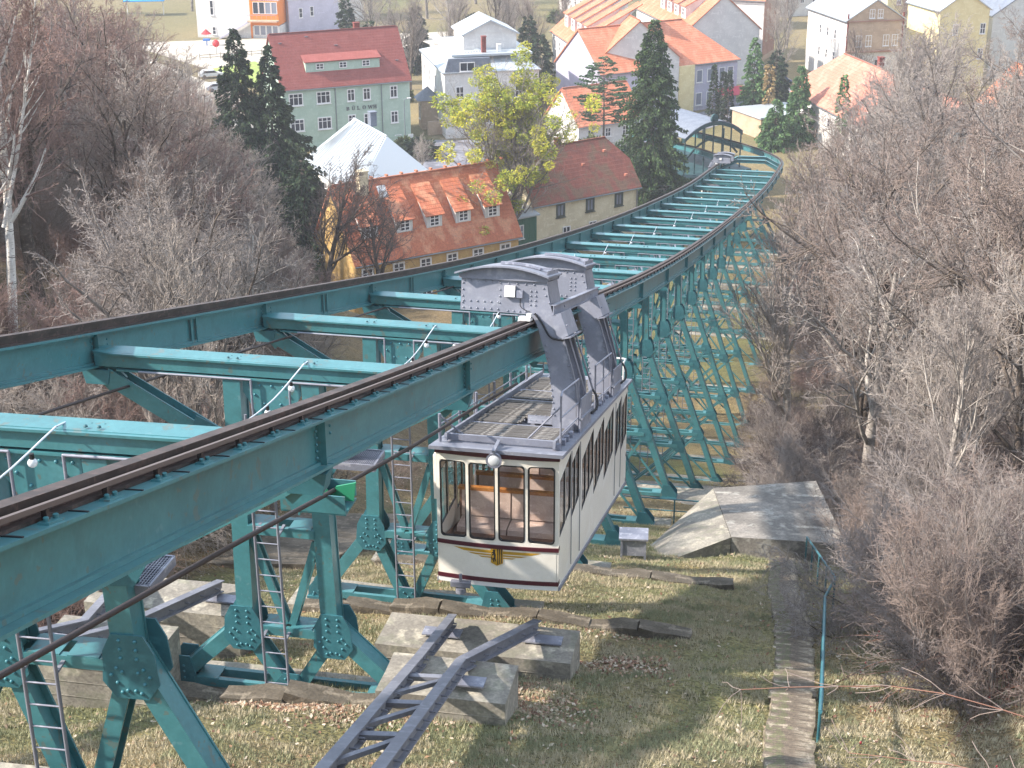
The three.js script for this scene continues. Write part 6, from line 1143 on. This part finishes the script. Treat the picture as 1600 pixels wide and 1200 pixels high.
// ---- rose bushes with hips near the viewer
{
  const hip = new MB(); hip.add(new THREE.SphereGeometry(1, 8, 6)); const hg = hip.geo(), hm = plain(0x7d222a, .4), cane = mottle(0x7d5a4c, 0x6a4a40, 0x8d6a58, .4, { rough: .8 });
  const bush = (label, x, z, n, len, s) => {
    const t = thing('rose_bush', label, 'shrub', [x, gy(x, z), z]); const W = new Wood(), T2 = new Wood(), hp = [];
    for (let i = 0; i < n; i++) {
      const a = rr(0, 6.28), d = V(Math.cos(a) * .6, 1, Math.sin(a) * .6).normalize(); let q = V(rr(-.5, .5) * s, -.1, rr(-.5, .5) * s), dd = d; const L = len * rr(.6, 1.15), ns = 14; let r = .011 * s;
      for (let k = 0; k < ns; k++) { const p = q; dd = dd.clone().add(V(Math.cos(a) * .09, -.115, Math.sin(a) * .09)).addScaledVector(rdir(), .12).normalize(); q = q.clone().addScaledVector(dd, L / ns); W.seg(p, q, r, r * .93, 5); r *= .93;
        if (k > 1) for (let j = 0; j < 3; j++) { let u = q.clone(), v = dd.clone().addScaledVector(rdir(), 1.1).normalize(); const tl = rr(.12, .5) * s; for (let m = 0; m < 3; m++) { const w = u; v = v.clone().addScaledVector(rdir(), .3).normalize(); u = u.clone().addScaledVector(v, tl / 3); T2.seg(w, u, .0045, .0035, 3); } if (rnd() < .09) hp.push(u); } }
    }
    mesh('stems', W.geo(), cane, t); mesh('twigs', T2.geo(), M.twigBrown, t, 'stuff'); for (const p of hp) { const m = mesh('rose_hip', hg, hm, t); m.position.copy(p); m.scale.set(.014, .019, .014); }
  };
  bush('tall arching rose canes with red hips close to the viewer at the right', 13.2, 12.6, 26, 7.4, 1.0); bush('long thin rose canes with hips close to the viewer, lower right corner', 11.4, 15.2, 14, 6.0, .8); bush('arching rose bush with red hips at the right edge above the lawn', 12.6, -3.4, 34, 3.6, 1.1); bush('rose bush with red hips in the lower right corner', 11.6, 6.2, 16, 2.6, .9); bush('thin rose canes arching over the lower steps', 9.4, 8.6, 12, 2.4, .8); bush('tangled rose bush with red hips right of the hand rail', 13.0, -9, 34, 3.4, 1.1); bush('dense rose thicket behind the right hand rail bend', 12.4, -13.5, 36, 3.0, 1.1); bush('spreading rose bush high at the right edge of the lawn', 15.2, -5.4, 30, 3.6, 1.2); bush('sparse thin canes in the middle of the lower lawn', 6.6, 8.8, 6, 2.0, .7);
}
// ---- lawn grass and fallen leaves
{
  const bl = []; const pos = [], nor = []; for (let i = 0; i < 7; i++) { const a = rr(0, 6.28), r = rr(0, .05), x = Math.cos(a) * r, z = Math.sin(a) * r, b = rr(0, 6.28), w = .006, h = rr(.035, .085), lx = rr(-.04, .04), lz = rr(-.04, .04); pos.push(x - w * Math.cos(b), -.01, z - w * Math.sin(b), x + w * Math.cos(b), -.01, z + w * Math.sin(b), x + lx, h, z + lz); }
  const g = new THREE.BufferGeometry(); g.setAttribute('position', new THREE.Float32BufferAttribute(pos, 3)); g.computeVertexNormals();
  const N = 90000, im = new THREE.InstancedMesh(g, new THREE.MeshStandardMaterial({ color: 0xffffff, roughness: 1, side: THREE.DoubleSide }), N), m4 = new THREE.Matrix4(), q = new THREE.Quaternion(), c = new THREE.Color();
  const cs = [0xb3a98e, 0xa29c80, 0x929474, 0xc2b69e, 0x8a9070].map(h => new THREE.Color(h)); let n = 0, tries = 0;
  while (n < N && tries++ < 600000) { const z = 9.5 - 44 * Math.pow(rnd(), 1.25), x = rr(-6, 13); const pz = fbm(x / 40 + 5, z / 40 + 5, 32, 3); if (pz < .42 && rnd() < .75) continue; if (Math.abs(x - terp([-22, -14, -8.5, -4, 1.5, 4.6], [8.55, 8.6, 8.85, 8.85, 8.75, 8.85], z)) < .48 && z > -22) continue;
    const s = rr(.8, 1.7); q.setFromEuler(new THREE.Euler(0, rr(0, 6.28), 0)); m4.compose(V(x, gy(x, z), z), q, V(s, s * rr(.7, 1.2), s)); im.setMatrixAt(n, m4); const f = fbm(x / 30 + 2, z / 30 + 8, 40, 3); c.copy(f > .54 ? cs[rnd() < .5 ? 2 : 4] : cs[Math.floor(rnd() * 2) * 3]).lerp(cs[1], rnd() * .6); im.setColorAt(n, c); n++; }
  im.count = n; im.castShadow = im.receiveShadow = true; im.name = 'lawn_grass'; scene.add(im); tag(im, 'short dry grass of the slope beside the viaduct', 'grass', null, 'stuff');
  const lg = new THREE.BufferGeometry(); lg.setAttribute('position', new THREE.Float32BufferAttribute([-.05, 0, 0, 0, .012, -.028, .05, .02, 0, -.05, 0, 0, .05, .02, 0, 0, .012, .028], 3)); lg.computeVertexNormals();
  const NL = 10000, li = new THREE.InstancedMesh(lg, new THREE.MeshStandardMaterial({ color: 0xffffff, roughness: .9, side: THREE.DoubleSide }), NL); const lc = [0x755443, 0x86674f, 0x5f4437, 0xa08a75, 0xb8aa98].map(h => new THREE.Color(h)); n = 0;
  const heaps = [[3.6, -.9, 1.2, .8], [4.6, .2, .8, .8], [2.0, 1.6, 1.2, .6], [-.4, .9, 1.6, .4], [4.2, -6.4, 1.8, .7], [5.5, -3.6, .8, .6], [-4, -4, 3, 2], [.5, 1.1, 1, .35], [11.5, -5, 2, 4], [-7, -6, 2, 4]];
  for (; n < NL; n++) { let x, z; if (rnd() < .42) { const h = heaps[Math.floor(rnd() * heaps.length)]; x = h[0] + (rnd() + rnd() - 1) * h[2] * 1.4; z = h[1] + (rnd() + rnd() - 1) * h[3] * 1.4; } else { z = 9.5 - 50 * Math.pow(rnd(), 1.3); x = rr(-10, 14); } const s = rr(.55, 1.2); q.setFromEuler(new THREE.Euler(rr(-.5, .5), rr(0, 6.28), rr(-.5, .5))); m4.compose(V(x, gy(x, z) + .02, z), q, V(s, s, s)); li.setMatrixAt(n, m4); li.setColorAt(n, lc[Math.floor(rnd() * 5)]); }
  li.castShadow = li.receiveShadow = true; li.name = 'fallen_leaves'; scene.add(li); tag(li, 'brown fallen leaves scattered over the lawn and against the blocks', 'leaves', null, 'stuff');
}
renderer.render(scene, camera);
